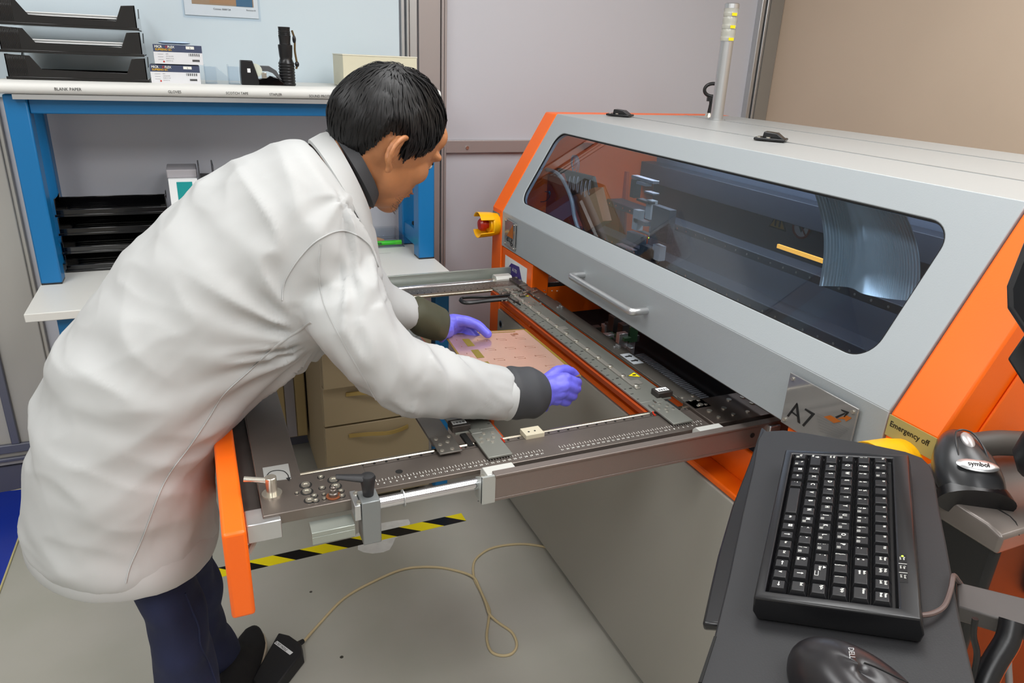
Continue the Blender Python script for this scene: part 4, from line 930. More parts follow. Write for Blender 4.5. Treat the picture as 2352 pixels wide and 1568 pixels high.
# ================================================================== copper clad board in the hands
bpts = [Z(1013, 760, .815), Z(1207, 755, .817), Z(1335, 862, .815), Z(1105, 893, .812)]
bd = thing('circuit_board_panel', 'shiny copper circuit board panel held over the loading frame by the gloved hands', 'circuit board', (.58, 1.34, .81))
N = 14; top = []
for i in range(N+1):
    row = []
    for j in range(N+1):
        u, v = j/N, i/N; p = bpts[0].lerp(bpts[1], u).lerp(bpts[3].lerp(bpts[2], u), v)
        row.append(p+ZA*(.004*math.sin(math.pi*u)*math.sin(math.pi*v)-.003*math.sin(math.pi*u)))
    top.append(row)
def BPn(u, v, h=0):
    x = u*N; y = v*N; i = min(int(y), N-1); j = min(int(x), N-1); fx, fy_ = x-j, y-i
    return top[i][j].lerp(top[i][j+1], fx).lerp(top[i+1][j].lerp(top[i+1][j+1], fx), fy_)+ZA*h
b = MB(); n1 = N+1
vs = [p for r in top for p in r]+[p-ZA*.0012 for r in top for p in r]; fs = []
for i in range(N):
    for j in range(N):
        a = i*n1+j; q = n1*n1; fs += [(a, a+n1, a+n1+1, a+1), (a+q, a+1+q, a+n1+1+q, a+n1+q)]
q = n1*n1
for j in range(N): fs += [(j, j+1, j+1+q, j+q), (N*n1+j+1, N*n1+j, N*n1+j+q, N*n1+j+1+q)]
for i in range(N): fs += [(i*n1+n1, i*n1, i*n1+q, i*n1+n1+q), (i*n1+N, i*n1+n1+N, i*n1+n1+N+q, i*n1+N+q)]
b.add(vs, fs)
b.build('copper_sheet', mat('copper_sheet', 'ecc0aa', .22, metal=.75, bump=(16, .10, .004)), bd)
b = MB(); e = .012
def strip(u0, u1, v0, v1, h=.0003, n=8):
    for k in range(n):
        if u1-u0 > v1-v0: a0_, a1_ = u0+(u1-u0)*k/n, u0+(u1-u0)*(k+1)/n; b.add([BPn(a0_, v0, h), BPn(a1_, v0, h), BPn(a1_, v1, h), BPn(a0_, v1, h)], [(0, 3, 2, 1)])
        else: a0_, a1_ = v0+(v1-v0)*k/n, v0+(v1-v0)*(k+1)/n; b.add([BPn(u0, a0_, h), BPn(u1, a0_, h), BPn(u1, a1_, h), BPn(u0, a1_, h)], [(0, 3, 2, 1)])
strip(0, 1, 0, .015, n=14); strip(0, 1, .985, 1, n=14); strip(0, .022, 0, 1, n=14); strip(.97, 1, 0, 1, n=14)
strip(.25, .85, .04, .055); strip(.10, .35, .05, .065)
b.build('gilt_border', mat('board_gold_edge', 'a88a28', .35, metal=.6), bd)
b = MB()
for k in range(4): v = .17+.22*k; strip(.17, .25, v, v+.15, n=2)
split_build(b, 'gold_pad', mat('board_gold_pad', '8f7d28', .45, metal=.3), bd)
b = MB(); random.seed(4)
for r_ in range(4):
    for c_ in range(3):
        u, v = .33+.22*c_, .2+.19*r_
        strip(u, u+.10, v, v+.0022, n=1); strip(u+.02, u+.10, v+.03, v+.032, n=1); strip(u, u+.006, v-.008, v+.010, n=1); strip(u+.092, u+.10, v+.025, v+.036, n=1)
for r_ in range(5): strip(.10, .108, .18+.13*r_, .19+.13*r_, n=1); strip(.76, .80, .1+.012*r_, .104+.012*r_, n=1)
strip(.80, .85, .09, .12, n=1)
b.build('etched_marks', mat('etch_brown', '8a5434', .45), bd)
# ================================================================== person
def remesh(mb, name, mats, parent, vox, it=6, disp=None, fac=.5):
    ob = mb.build(name, mats, parent)
    m = ob.modifiers.new('r', 'REMESH'); m.mode = 'VOXEL'; m.voxel_size = vox; m.use_smooth_shade = True
    s = ob.modifiers.new('s', 'SMOOTH'); s.factor = fac; s.iterations = it
    dg = bpy.context.evaluated_depsgraph_get(); me = bpy.data.meshes.new_from_object(ob.evaluated_get(dg)); ob.modifiers.clear()
    me.name = name; old = ob.data; ob.data = me; bpy.data.meshes.remove(old)
    if disp:
        W_ = ROOT[ob.name]; Wi = W_.inverted(); ns = [v.normal.copy() for v in me.vertices]
        for v, n in zip(me.vertices, ns):
            p = W_ @ v.co; v.co = Wi @ (p+n*disp(p, n))
        me.update()
    return ob
def ring(A, B, yc, hd, n=28, pw=1.0):
    a = Y(A[0], A[1], yc); b = Y(B[0], B[1], yc); c = (a+b)/2; h = (a-b)/2; out = []
    for i in range(n):
        t = 2*math.pi*i/n; ct, st = math.cos(t), math.sin(t)
        if pw != 1: ct = math.copysign(abs(ct)**pw, ct); st = math.copysign(abs(st)**pw, st)
        out.append(c+h*ct+YA*hd*st)
    return out
def yp(x, y, yc): return Y(x, y, yc)
pr_ = thing('person', 'person in a white lab coat and violet gloves bending over the loading frame', 'person', (-.15, 1.35, 0))
# --- head frame
HY = 1.275; HC = yp(893, 303, HY); psi, th_ = math.radians(24), math.radians(30)
hf = V((math.cos(psi)*math.cos(th_), math.sin(psi)*math.cos(th_), -math.sin(th_))); hl = V((-math.sin(psi), math.cos(psi), 0)); hu = hf.cross(hl); _ra = math.radians(9); hl, hu = hl*math.cos(_ra)+hu*math.sin(_ra), hu*math.cos(_ra)-hl*math.sin(_ra)
HS = 1.0
def H(x, y, z): return HC+(hf*x+hl*y+hu*z)*HS
HA = (hf, hl, hu)
SK = (.098, .079, .098)
b = MB()
b.ell(H(-.004, 0, .012), SK, HA, 32, 20)
b.ell(H(.022, 0, -.045), (.070, .062, .075), HA, 28, 16)          # face block
b.ell(H(.018, 0, -.062), (.064, .060, .056), HA, 28, 16); b.ell(H(.040, 0, -.088), (.046, .044, .036), HA)                   # jaw
b.ell(H(.066, 0, -.108), (.022, .024, .018), HA)                   # chin
for s in (1, -1):
    b.ell(H(.054, s*.042, -.034), (.028, .022, .026), HA)           # cheekbone
    b.ell(H(.080, s*.032, .006), (.016, .026, .010), HA)            # brow
    b.ell(H(.076, s*.031, -.012), (.013, .015, .011), HA)           # eyelids
b.ell(H(.078, 0, .035), (.022, .050, .032), HA)                    # forehead
b.tube([H(.088, 0, .0), H(.096, 0, -.020), H(.105, 0, -.040)], lambda t: .007+.005*t, 12, 4)
b.ell(H(.099, 0, -.044), (.012, .011, .010), HA)
for s in (1, -1): b.ell(H(.092, s*.011, -.047), (.010, .008, .008), HA)
b.ell(H(.086, 0, -.068), (.016, .022, .007), HA); b.ell(H(.083, 0, -.079), (.015, .019, .008), HA)
for s in (1, -1):                                                   # ears
    c_ = H(-.028, s*.075, -.030); ea = (hf*.93+hu*.2).normalized(); eu = hu.copy(); eo = hl*s
    P = [c_+hf*(.006-.022*math.sin(math.radians(t)))+hu*(.029*math.cos(math.radians(t))*(1 if t < 90 else .95))+eo*(.008+.010*math.sin(math.radians(t))) for t in (-18, 5, 28, 55, 85, 115, 145, 175)]
    b.tube(P, lambda t: .0048, 8, 4)
    b.ell(c_+hu*-.030+eo*.008+hf*.002, (.007, .005, .009), HA)
    b.ell(c_+eo*.003-hf*.004, (.013, .005, .026), (hf, eo, hu))
    b.tube([c_+hf*.004+hu*.018+eo*.009, c_+hf*-.006+hu*.006+eo*.010, c_+hf*-.003+hu*-.012+eo*.009], .0035, 8, 4)
NB = yp(795, 405, 1.285)
b.tube([H(-.035, 0, -.035), H(-.040, 0, -.075).lerp(NB, .45), NB, yp(740, 470, 1.3)], lambda t: .050+.012*t*t, 28, 5)
b.tube([H(.02, 0, -.07), yp(838, 428, 1.285), yp(800, 460, 1.29)], .036, 24, 4)
# trunk, arms and legs of the one continuous body, kept inside the clothes
trunk = [((690, 345), (830, 520), 1.30, .13), ((600, 380), (820, 640), 1.30, .155), ((420, 520), (740, 740), 1.30, .15), ((260, 700), (600, 860), 1.30, .145), ((150, 900), (450, 980), 1.30, .15), ((140, 1080), (430, 1110), 1.30, .16)]
b.loft([ring(A, B, c, h) for A, B, c, h in trunk])
armR = [((735, 600), (805, 585), 1.20, .035), ((765, 730), (840, 700), 1.115, .035), ((850, 875), (930, 815), 1.085, .038), ((960, 930), (1010, 855), 1.10, .034), ((1100, 930), (1120, 865), 1.13, .03), ((1230, 922), (1236, 868), 1.155, .024)]
b.loft([ring(A, B, c, h) for A, B, c, h in armR])
armL = [((720, 560), (800, 480), 1.45, .05), ((790, 700), (850, 620), 1.47, .04), ((880, 740), (900, 665), 1.45, .036), ((950, 748), (965, 695), 1.46, .03), ((1015, 765), (1025, 722), 1.485, .024)]
b.loft([ring(A, B, c, h) for A, B, c, h in armL])
legF = [((300, 1000), (470, 1040), 1.38, .075), ((385, 1290), (465, 1290), 1.40, .05), ((450, 1460), (505, 1455), 1.445, .04), ((520, 1575), (570, 1570), 1.475, .035)]
legN = [((160, 1050), (330, 1080), 1.21, .08), ((315, 1300), (410, 1310), 1.20, .05), ((380, 1480), (450, 1480), 1.18, .045), ((372, 1740), (460, 1740), 1.14, .045)]
b.loft([ring(A, B, c, h) for A, B, c, h in legF]); b.loft([ring(A, B, c, h) for A, B, c, h in legN])
# --- hands (joint chains); scale s widens them for the gloves
def hand(b, W_, chains, palm, s):
    for pts, r0, r1 in chains: b.tube(pts, (lambda t, r0=r0, r1=r1: (r0+(r1-r0)*t)*s), 12, 5); b.ell(pts[-1], r1*s*1.02, n=12, m=8); b.ell(pts[0], r0*s*1.05, n=12, m=8)
    for pts, r0, r1 in palm: b.tube(pts, (lambda t, r0=r0, r1=r1: (r0+(r1-r0)*t)*s), 12, 5)
wr = yp(1240, 896, 1.160)
mR = [yp(1300, 868, 1.148), yp(1300, 884, 1.138), yp(1295, 901, 1.138), yp(1285, 916, 1.146)]
pR = [yp(1326, 878, 1.165), yp(1324, 893, 1.160), yp(1317, 908, 1.162), yp(1303, 920, 1.165)]
tR = [yp(1314, 884, 1.20), yp(1310, 897, 1.20), yp(1302, 909, 1.20), yp(1290, 918, 1.20)]
chR = [([m, m.lerp(p, .6)-YA*.006, p, p.lerp(t, .5)+XA*.003, t], .0105, .0078) for m, p, t in zip(mR, pR, tR)]
chR.append(([yp(1256, 872, 1.17), yp(1282, 853, 1.18), yp(1308, 852, 1.192), yp(1322, 862, 1.198)], .0125, .009))
pmR = [([wr, wr.lerp(m, .5)-YA*.004, m], .021, .013) for m in mR]+[([wr, yp(1258, 876, 1.168)], .021, .015)]
wl = yp(1017, 744, 1.488)
mL = [yp(1066, 742, 1.50), yp(1062, 752, 1.51), yp(1055, 761, 1.515), yp(1045, 770, 1.51)]
tL = [Z(1120, 792, .795), Z(1105, 800, .795), Z(1088, 806, .795), Z(1066, 806, .795)]
chL = [([m, m.lerp(t, .5)-ZA*.006, t], .0105, .008) for m, t in zip(mL, tL)]
chL.append(([yp(1040, 735, 1.49), yp(1072, 738, 1.475), yp(1098, 747, 1.463), Z(1120, 767, .826)], .0135, .0095))
pmL = [([wl, wl.lerp(m, .5)+ZA*.002, m], .022, .013) for m in mL]+[([wl, yp(1045, 738, 1.485)], .02, .015)]
hand(b, wr, chR, pmR, .88); hand(b, wl, chL, pmL, .88)
M_skin = mat('skin', 'b4794f', .48, sss=.12, var=(60, .06))
body = remesh(b, 'body', M_skin, pr_, .0030, 9); body['label'] = 'body of the person with warm tan skin'
# gloves
M_glove = mat('violet_nitrile', '6a67dd', .42, bump=(60, .35, .003))
for w0, ch, pm, cf, lab in ((wr, chR, pmR, [((1226, 855), (1246, 938), 1.156, .036), ((1240, 862), (1252, 932), 1.158, .033), ((1252, 868), (1262, 926), 1.158, .03)], 'violet glove on the near hand'), (wl, chL, pmL, [((1008, 722), (1010, 782), 1.488, .036), ((1020, 724), (1022, 776), 1.488, .032), ((1034, 727), (1036, 770), 1.49, .028)], 'violet glove on the far hand')):
    b = MB(); hand(b, w0, ch, pm, 1.08); b.loft([ring(A, B, c, h, 20) for A, B, c, h in cf])
    rg = ring(*cf[0], 20); b.tube(rg+[rg[0]], .0035, 8, 1)
    def gd(p, n): return .0013*noise.noise(p*42)+.0008*noise.noise(p*90)
    g_ = remesh(b, 'glove', M_glove, pr_, .0022, 3, gd); g_['label'] = lab
# --- face details
b = MB()
for s in (1, -1): b.ell(H(.081, s*.031, -.013), (.0095, .0125, .0085), HA, 16, 10)
b.build('eyes', mat('eye_white', 'd8d4cc', .25), body)
b = MB()
for s in (1, -1): b.ell(H(.0885, s*.030, -.015), (.0035, .006, .006), HA, 12, 8)
b.build('irises', mat('dark_iris', '20140e', .2), body)
b = MB()
for s in (1, -1):
    b.tube([H(.099, s*.010, .007), H(.096, s*.030, .014), H(.082, s*.050, .008)], lambda t: .0035*(1-.5*t), 8, 5, flat=.5)
    b.tube([H(.089, s*.018, -.007), H(.091, s*.030, -.004), H(.083, s*.044, -.009)], .0013, 6, 5)
b.build('eyebrows', mat('black_hair', '0d0c0d', .5, spec=.35), body)
b = MB(); b.ell(H(.0945, 0, -.0705), (.008, .020, .0035), HA, 16, 8); b.ell(H(.092, 0, -.0775), (.008, .017, .0045), HA, 16, 8)
b.build('lips', mat('lip', '96604c', .45), body)
# --- hair : cap below, many tapering locks flowing from the crown whorl
HL = [(0, .46), (35, .38), (50, .18), (62, -.08), (76, -.30), (88, -.46), (97, -.38), (103, -.14), (117, -.16), (125, -.48), (140, -.80), (180, -.92)]
def hline(az):
    az = abs(az)
    for (a, h), (a2, h2) in zip(HL, HL[1:]):
        if a <= az <= a2: return h+(h2-h)*(az-a)/(a2-a)
    return HL[-1][1]
def sp(d, k): return H(d.x*SK[0]*k-.004, d.y*SK[1]*k, d.z*SK[2]*k+.012)
b = MB(); nn, mm = 64, 40; vs = []; fs = []
def kk(d):
    az = math.degrees(math.atan2(d.y, d.x)); e = d.z-hline(az)+.04*noise.noise(d*7)
    return .92+min(max(e/.22, 0), 1)**.6*(.150-.06*max(0, d.z)+.03*noise.noise(d*5)+(.10 if d.x < -.1 else 0)*max(0, .6-abs(d.z+.2)))
rows = []
for i in range(mm+1):
    ph = math.pi*(i+.001)/(mm+.002); rows.append([V((math.sin(ph)*math.cos(2*math.pi*j/nn), math.sin(ph)*math.sin(2*math.pi*j/nn), math.cos(ph))) for j in range(nn)])
b.loft([[sp(d, kk(d)) for d in r] for r in rows])
wh = V((-.42, -.12, .88)).normalized(); random.seed(21)
for i in range(5200):
    d = V((random.gauss(0, 1), random.gauss(0, 1), random.gauss(0, 1))).normalized(); az = math.degrees(math.atan2(d.y, d.x))
    if d.z < hline(az)+.02: continue
    w_ang = math.degrees(math.acos(max(-1, min(1, d.dot(wh)))))
    if w_ang < 9 and random.random() < .6: continue
    t = (d-wh).normalized(); t = (t-d*t.dot(d)); t = t.normalized() if t.length > 1e-4 else V((0, 0, -1))
    sw = d.cross(t)*.45*math.exp(-w_ang/40); t = (t+sw+V((random.gauss(0, .16), random.gauss(0, .16), -.25 if w_ang > 60 else 0))); t = (t-d*t.dot(d)).normalized()
    L_ = random.uniform(.25, .55)*(1 if w_ang > 25 else .6); lift = random.uniform(.0, .03); k0 = kk(d)
    wv = d.cross(t)*random.uniform(.012, .024); P = []
    for q in range(6):
        s_ = q/5; dn = (d+t*L_*s_).normalized(); e = dn.z-hline(math.degrees(math.atan2(dn.y, dn.x)))
        if q == 0 or e > -.07: dd = dn
        r_ = max(kk(dd), k0-.05-.05*s_) + .008+lift*math.sin(math.pi*s_*.8)
        wq = wv*(1-s_**2)**.5 if q else wv*.5
        P.append((sp(dd+wq, r_), sp(dd-wq, r_+.004)))
    o = len(b.v); b.v += [p for pr in P for p in pr]
    for q in range(5): b.f.append((o+2*q, o+2*q+1, o+2*q+3, o+2*q+2)); b.m.append(0)
M_hair = mat('black_hair', '0d0c0d', .5, spec=.35)
hr = b.build('hair', M_hair, body, smooth=80); hr['label'] = 'short black hair'
b = MB(); random.seed(8)
for i in range(260):     # chin and jaw stubble
    a = random.uniform(-1.1, 1.1); z = random.uniform(-.118, -.078); x = .070*math.cos(a)+.012; y = .050*math.sin(a)
    p = H(x, y, z); b.tube([p, p+hf*.0035*math.cos(a)+hl*.0035*math.sin(a)-hu*.002], .0003, 4, 1)
b.build('beard_stubble', mat('stubble_brown', '38261a', .6), body)
# --- lab coat: torso and both sleeves grown into one cloth surface
coat = [((700, 322), (852, 520), 1.285, .115), ((660, 318), (862, 590), 1.285, .165), ((560, 352), (868, 655), 1.29, .195), ((460, 425), (845, 700), 1.30, .20), ((365, 510), (790, 745), 1.30, .195), ((270, 610), (715, 800), 1.30, .19), ((185, 715), (610, 868), 1.30, .19), ((118, 825), (530, 945), 1.30, .195), ((76, 935), (494, 1010), 1.30, .20), ((62, 1030), (488, 1070), 1.30, .205), ((56, 1120), (492, 1130), 1.30, .208), ((60, 1205), (498, 1190), 1.30, .21)]
slR = [((655, 655), (852, 538), 1.19, .075), ((668, 700), (868, 610), 1.145, .085), ((705, 760), (882, 670), 1.115, .078), ((765, 830), (905, 730), 1.095, .070), ((840, 905), (950, 778), 1.085, .066), ((905, 941), (1010, 800), 1.085, .062), ((990, 950), (1062, 822), 1.10, .058), ((1070, 952), (1118, 838), 1.12, .054), ((1146, 957), (1174, 852), 1.135, .050)]
slL = [((640, 560), (840, 460), 1.42, .075), ((760, 690), (862, 590), 1.45, .06), ((862, 755), (900, 655), 1.445, .055), ((938, 752), (957, 680), 1.455, .050)]
b = MB(); b.loft([ring(A, B, c, h, 40, .92) for A, B, c, h in coat]); b.loft([ring(A, B, c, h, 30) for A, B, c, h in slR]); b.loft([ring(A, B, c, h, 30) for A, B, c, h in slL])
piv = yp(735, 775, 1.15); elb = yp(960, 850, 1.08); sho = yp(800, 560, 1.12)
def s3(t): return math.sin(t)
def sst(a, b_, x): t = min(max((x-a)/(b_-a), 0), 1); return t*t*(3-2*t)
def rdg(v): return .42-abs(noise.noise(v))*1.7
AX = [yp(790, 590, 1.13), yp(800, 720, 1.10), yp(930, 860, 1.085), yp(1060, 890, 1.11), yp(1165, 905, 1.137)]
def armc(p):
    best = None; acc = 0
    for a_, c_ in zip(AX, AX[1:]):
        d_ = c_-a_; t = min(max((p-a_).dot(d_)/d_.dot(d_), 0), 1); q_ = p-(a_+d_*t); r_ = q_.length
        if best is None or r_ < best[0]: best = (r_, acc+t*d_.length, math.atan2(q_.dot(YA), q_.dot(d_.cross(YA).normalized())))
        acc += d_.length
    return best
def cd_(p, n):
    d = 0; q = p-piv; r = math.hypot(q.x, q.z); th = math.atan2(q.z, q.x) % (2*math.pi); nz = noise.noise(p*3.2)
    ra, sa, an = armc(p)
    onarm = 1-sst(.085, .115, ra)
    tor = (1-onarm)*(1-sst(.14, .20, p.x))
    if tor > 0:
        w = math.exp(-max(r-.06, 0)/.20)*sst(.0, .07, r)
        d += tor*.024*w*rdg(V((th*3.6, r*3.2, p.y*2.2+nz)))
        u_ = q.x*.45+q.z*.9; v_ = q.x*.9-q.z*.45; w2 = sst(.16, .40, r)
        d += tor*.016*w2*rdg(V((u_*6.5, v_*2.0, p.y*3)))
        d += tor*.006*w2*noise.noise(V((u_*17, v_*5, p.y*6)))
    if onarm > 0:
        ke = math.exp(-((sa-.27)/.085)**2); ks = math.exp(-((sa-.03)/.07)**2)
        d += onarm*.016*ke*rdg(V((sa*17+an*.5, an*.9, 3)))
        d += onarm*.011*ks*rdg(V((sa*15+an*.9, an*1.1, 9)))
        d += onarm*.007*rdg(V((sa*8+an*1.3, an*1.2, 5)))*(1-ke)
    if p.y > 1.36: d += .005*rdg(V((p.x*12+p.z*7, p.y*4, 1)))*sst(.20, .28, p.x)
    if tor > 0: d += tor*.0050*rdg(V((q.x*7+q.z*15, q.x*4-q.z*2, p.y*9)))*sst(.12, .3, r)
    return d+.0020*noise.noise(p*13)+.0010*noise.noise(p*30)
M_coat = mat('white_cotton', 'b8b9b8', .8, bump=(1400, .12, .0004))
ct = remesh(b, 'lab_coat', M_coat, pr_, .0058, 7, cd_); ct['label'] = 'white lab coat'
# surface follower for seams
from mathutils.bvhtree import BVHTree
bv = BVHTree.FromPolygons([ROOT[ct.name] @ v.co for v in ct.data.vertices], [tuple(p.vertices) for p in ct.data.polygons])
def onc(x, y, off=.0005):
    h = bv.ray_cast(O, ray(x, y).normalized()); return (h[0]+h[1]*off) if h[0] is not None else None
def seam(name, pts, r, closed=False):
    P2 = [V((x, y, 0)) for x, y in pts]; P2 = catmull(P2, 10); Q = [onc(p.x, p.y) for p in P2]; Q = [q for q in Q if q is not None]
    if len(Q) > 3:
        Q = [Q[0]]+[b_ for a_, b_ in zip(Q, Q[1:]) if (b_-a_).length < .05]
        MB().tube(Q, r, 6, 1, flat=.5).build(name, M_coat, ct, smooth=60)
seam('armhole_seam', [(868, 612), (845, 560), (790, 530), (735, 548), (690, 590), (655, 645), (648, 690)], .0022)
seam('sleeve_seam', [(736, 560), (732, 620), (745, 700), (790, 790), (838, 872), (868, 925)], .0014)
seam('side_seam', [(715, 740), (640, 790), (575, 850), (515, 905), (480, 960), (440, 1020), (395, 1080), (368, 1130), (330, 1230), (300, 1300), (290, 1338)], .0022)
seam('yoke_seam', [(722, 322), (770, 390), (812, 455), (838, 500)], .0012)
# hem band and cuff bands
def band(name, rg, w, m, parent, r): b = MB(); b.tube(rg+[rg[0], rg[1]], r, 8, 1, cap=False, flat=1); return b
hr_ = ring((60, 1208), (500, 1193), 1.30, .212, 60, .92); b = MB(); random.seed(2)
hr_ = [p+V((0, 0, .0025*math.sin(i*2.3)*noise.noise(p*9)+.003*noise.noise(p*14))) for i, p in enumerate(hr_)]
cc = sum(hr_, V())/len(hr_)
b.loft([[cc+(p-cc)*.96+ZA*.045 for p in hr_], [cc+(p-cc)*1.0+ZA*.024 for p in hr_], [cc+(p-cc)*1.010+ZA*.012 for p in hr_], [cc+(p-cc)*1.014-ZA*.004 for p in hr_], [cc+(p-cc)*1.004-ZA*.009 for p in hr_], [cc+(p-cc)*.985-ZA*.006 for p in hr_]], cap=False)
b.build('hem', M_coat, ct, smooth=70)
rA = ring((1134, 953), (1164, 857), 1.133, .049, 36); rB = ring((1152, 960), (1180, 851), 1.137, .0515, 36); cB = sum(rB, V())/36
MB().loft([rA, rB, [cB+(p-cB)*.94 for p in rB], [cB+(p-cB)*.86-XA*.01 for p in rB]], cap=False).build('cuff_band', M_coat, ct, smooth=60)
# collar
M_collar = M_coat
c0_ = ring((752, 303), (846, 500), 1.285, .094, 40); c1_ = ring((738, 307), (850, 530), 1.285, .105, 40); c2_ = ring((712, 322), (858, 585), 1.283, .132, 40); c3_ = ring((742, 325), (846, 520), 1.285, .09, 40)
MB().loft([c3_, c0_, c1_, c2_, [p-ZA*.006 for p in c2_]], cap=False).build('collar', M_coat, ct, smooth=60)
# dark jacket: collar and the two knitted cuffs
M_dk = mat('charcoal_fabric', '3c3d40', .7, bump=(900, .2, .0005)); M_ol = mat('olive_fabric', '454430', .65, bump=(60, .2, .002))
d0 = ring((770, 340), (838, 470), 1.285, .078, 40); d1 = ring((752, 298), (852, 475), 1.285, .088, 40); d2 = ring((781, 292), (864, 450), 1.285, .080, 40); d3 = ring((787, 325), (848, 450), 1.285, .074, 40)
MB().loft([d0, d1, d2, d3], cap=False).build('jacket_collar', M_dk, pr_, smooth=60)['label'] = 'dark grey inner collar'
def jd(p, n): return .003*noise.noise(V((p.x*20, p.y*9, p.z*9)))+.0012*math.sin(p.x*110+p.z*60)
b = MB(); b.loft([ring(A, B, c, h, 30) for A, B, c, h in [((1130, 946), (1160, 860), 1.134, .045), ((1178, 959), (1180, 845), 1.137, .049), ((1215, 957), (1222, 846), 1.145, .048), ((1240, 940), (1250, 862), 1.153, .040), ((1244, 930), (1252, 872), 1.155, .034)]])
remesh(b, 'jacket_cuff', M_dk, pr_, .004, 4, jd)['label'] = 'dark grey jacket cuff on the near arm'
b = MB(); b.loft([ring(A, B, c, h, 30) for A, B, c, h in [((930, 745), (950, 690), 1.455, .045), ((950, 765), (968, 684), 1.465, .050), ((990, 780), (1004, 697), 1.475, .050), ((1010, 780), (1026, 712), 1.482, .042), ((1016, 770), (1030, 722), 1.485, .034)]])
remesh(b, 'jacket_cuff', M_ol, pr_, .004, 4, jd)['label'] = 'olive jacket cuff on the far arm'
# jeans
def jn(p, n): return .008*noise.noise(p*14)*.5+.009*noise.noise(V((p.x*9, p.y*9, p.z*16)))+.004*math.sin(p.z*55+noise.noise(p*7)*4)*(.4+noise.noise(p*5))
b = MB()
b.loft([ring(A, B, c, h, 30) for A, B, c, h in [((300, 1060), (450, 1060), 1.36, .09), ((350, 1260), (488, 1250), 1.38, .09), ((372, 1360), (505, 1350), 1.41, .09), ((420, 1450), (520, 1440), 1.44, .078), ((455, 1520), (560, 1505), 1.46, .072), ((490, 1590), (618, 1572), 1.475, .072)]])
b.loft([ring(A, B, c, h, 30) for A, B, c, h in [((180, 1060), (330, 1080), 1.25, .08), ((275, 1250), (440, 1260), 1.235, .085), ((312, 1370), (468, 1370), 1.20, .085), ((346, 1460), (482, 1460), 1.18, .078), ((350, 1570), (510, 1570), 1.17, .078), ((340, 1760), (490, 1760), 1.14, .076)]])
je = remesh(b, 'jeans', mat('dark_denim', '1a2142', .8, bump=(700, .3, .0006), var=(8, .25)), pr_, .006, 5, jn); je['label'] = 'dark blue jeans'
bj = BVHTree.FromPolygons([ROOT[je.name] @ v.co for v in je.data.vertices], [tuple(p.vertices) for p in je.data.polygons])
P2 = catmull([V((x, y, 0)) for x, y in ((425, 1362), (440, 1400), (456, 1440), (460, 1480), (478, 1520), (496, 1568))], 8); Q = []
for p in P2:
    h = bj.ray_cast(O, ray(p.x, p.y).normalized())
    if h[0]: Q.append(h[0]+h[1]*.0005)
MB().tube(Q, .0018, 6, 1).build('jeans_seam', MATS['dark_denim'], je)
# shoes
def shoe(toe, heel, lab):
    d = (toe-heel); d.z = 0; L_ = d.length; d.normalize(); s_ = V((-d.y, d.x, 0)); b = MB(); so = MB(); rg = []; rs = []
    for k in range(15):
        t = k/14; w = .043*(math.sin(math.pi*(.12+.80*t))**.3)*(1 if t < .8 else 1-((t-.8)/.2)**2*.35); hgt = (.085-.045*sst(.35, .75, t))*(1 if t < .93 else .72); c = heel+d*(L_*t)
        rg.append([c+s_*w*math.cos(a)+ZA*(.018+max(0, hgt*math.sin(a))) for a in [i*2*math.pi/20 for i in range(20)]])
    b.loft(rg); u_ = b.build('shoe', mat('black_knit', '121113', .85, bump=(400, .4, .001)), pr_, smooth=60); u_['label'] = lab
    out = [heel+d*(L_*(k/14))+s_*sg*(.047*(math.sin(math.pi*(.12+.80*k/14))**.3)*(1 if k < 12 else (1-((k/14-.8)/.2)**2*.3 if k < 15 else 1))) for sg, rng in ((1, range(15)), (-1, range(14, -1, -1))) for k in rng]
    so.mi = 0; so.prism([p+ZA*.001 for p in out], (0, 0, .008)); so.prism([p+ZA*.010 for p in out], (0, 0, .005)); so.prism([p+ZA*.016 for p in out], (0, 0, .006))
    so.build('sole', mat('cream_sole', 'b5a690', .6), u_, bevel=.0015)
shoe(Z(588, 1468, .0), Z(520, 1650, .0), 'black knit shoe of the far foot'); shoe(Z(470, 1760, 0), Z(400, 2080, 0), 'black knit shoe of the near foot')
# ================================================================== keyboard station
kn = V((-.184, .139, .973)).normalized(); kr = V((.645, -.730, .227)); kr = (kr-kn*kr.dot(kn)).normalized(); kl = kn.cross(kr)   # kr: toward function row, kl: toward Esc end
KC = V((.593, .450, .978)); TP = KC-kn*.028
def KP(x, y, h=0): return PL(x, y, TP+kn*h, kn)
kt = thing('keyboard_tray', 'black plastic swivel tray carrying the keyboard and mouse', 'keyboard tray', TP)
pl_ = [(1752, 990), (1800, 987), (1850, 993), (1990, 1017), (2080, 1036), (2118, 1050), (2138, 1070), (2147, 1100), (2158, 1170), (2174, 1250), (2205, 1420), (2240, 1568), (2262, 1680), (1560, 1690), (1601, 1568), (1640, 1460), (1672, 1330), (1704, 1180), (1730, 1070), (1740, 1010)]
MB().prism([KP(*p) for p in pl_], -kn*.010).build('tray_plate', M_blackm, kt, bevel=.002)
pl_ = [(1750, 992), (1722, 1075), (1683, 1175), (1650, 1290), (1632, 1370), (1615, 1449), (1660, 1452), (1690, 1340), (1722, 1200), (1750, 1085), (1772, 1010)]
MB().prism([KP(*p, -.012) for p in pl_], kn*.010).build('palm_rail', M_black, kt, bevel=.003)
b = MB(); b.prism([KP(*p, .0) for p in ((1640, 1462), (1646, 1462), (1612, 1568), (1604, 1568))], kn*.001); b.build('edge_groove', M_hole, kt)
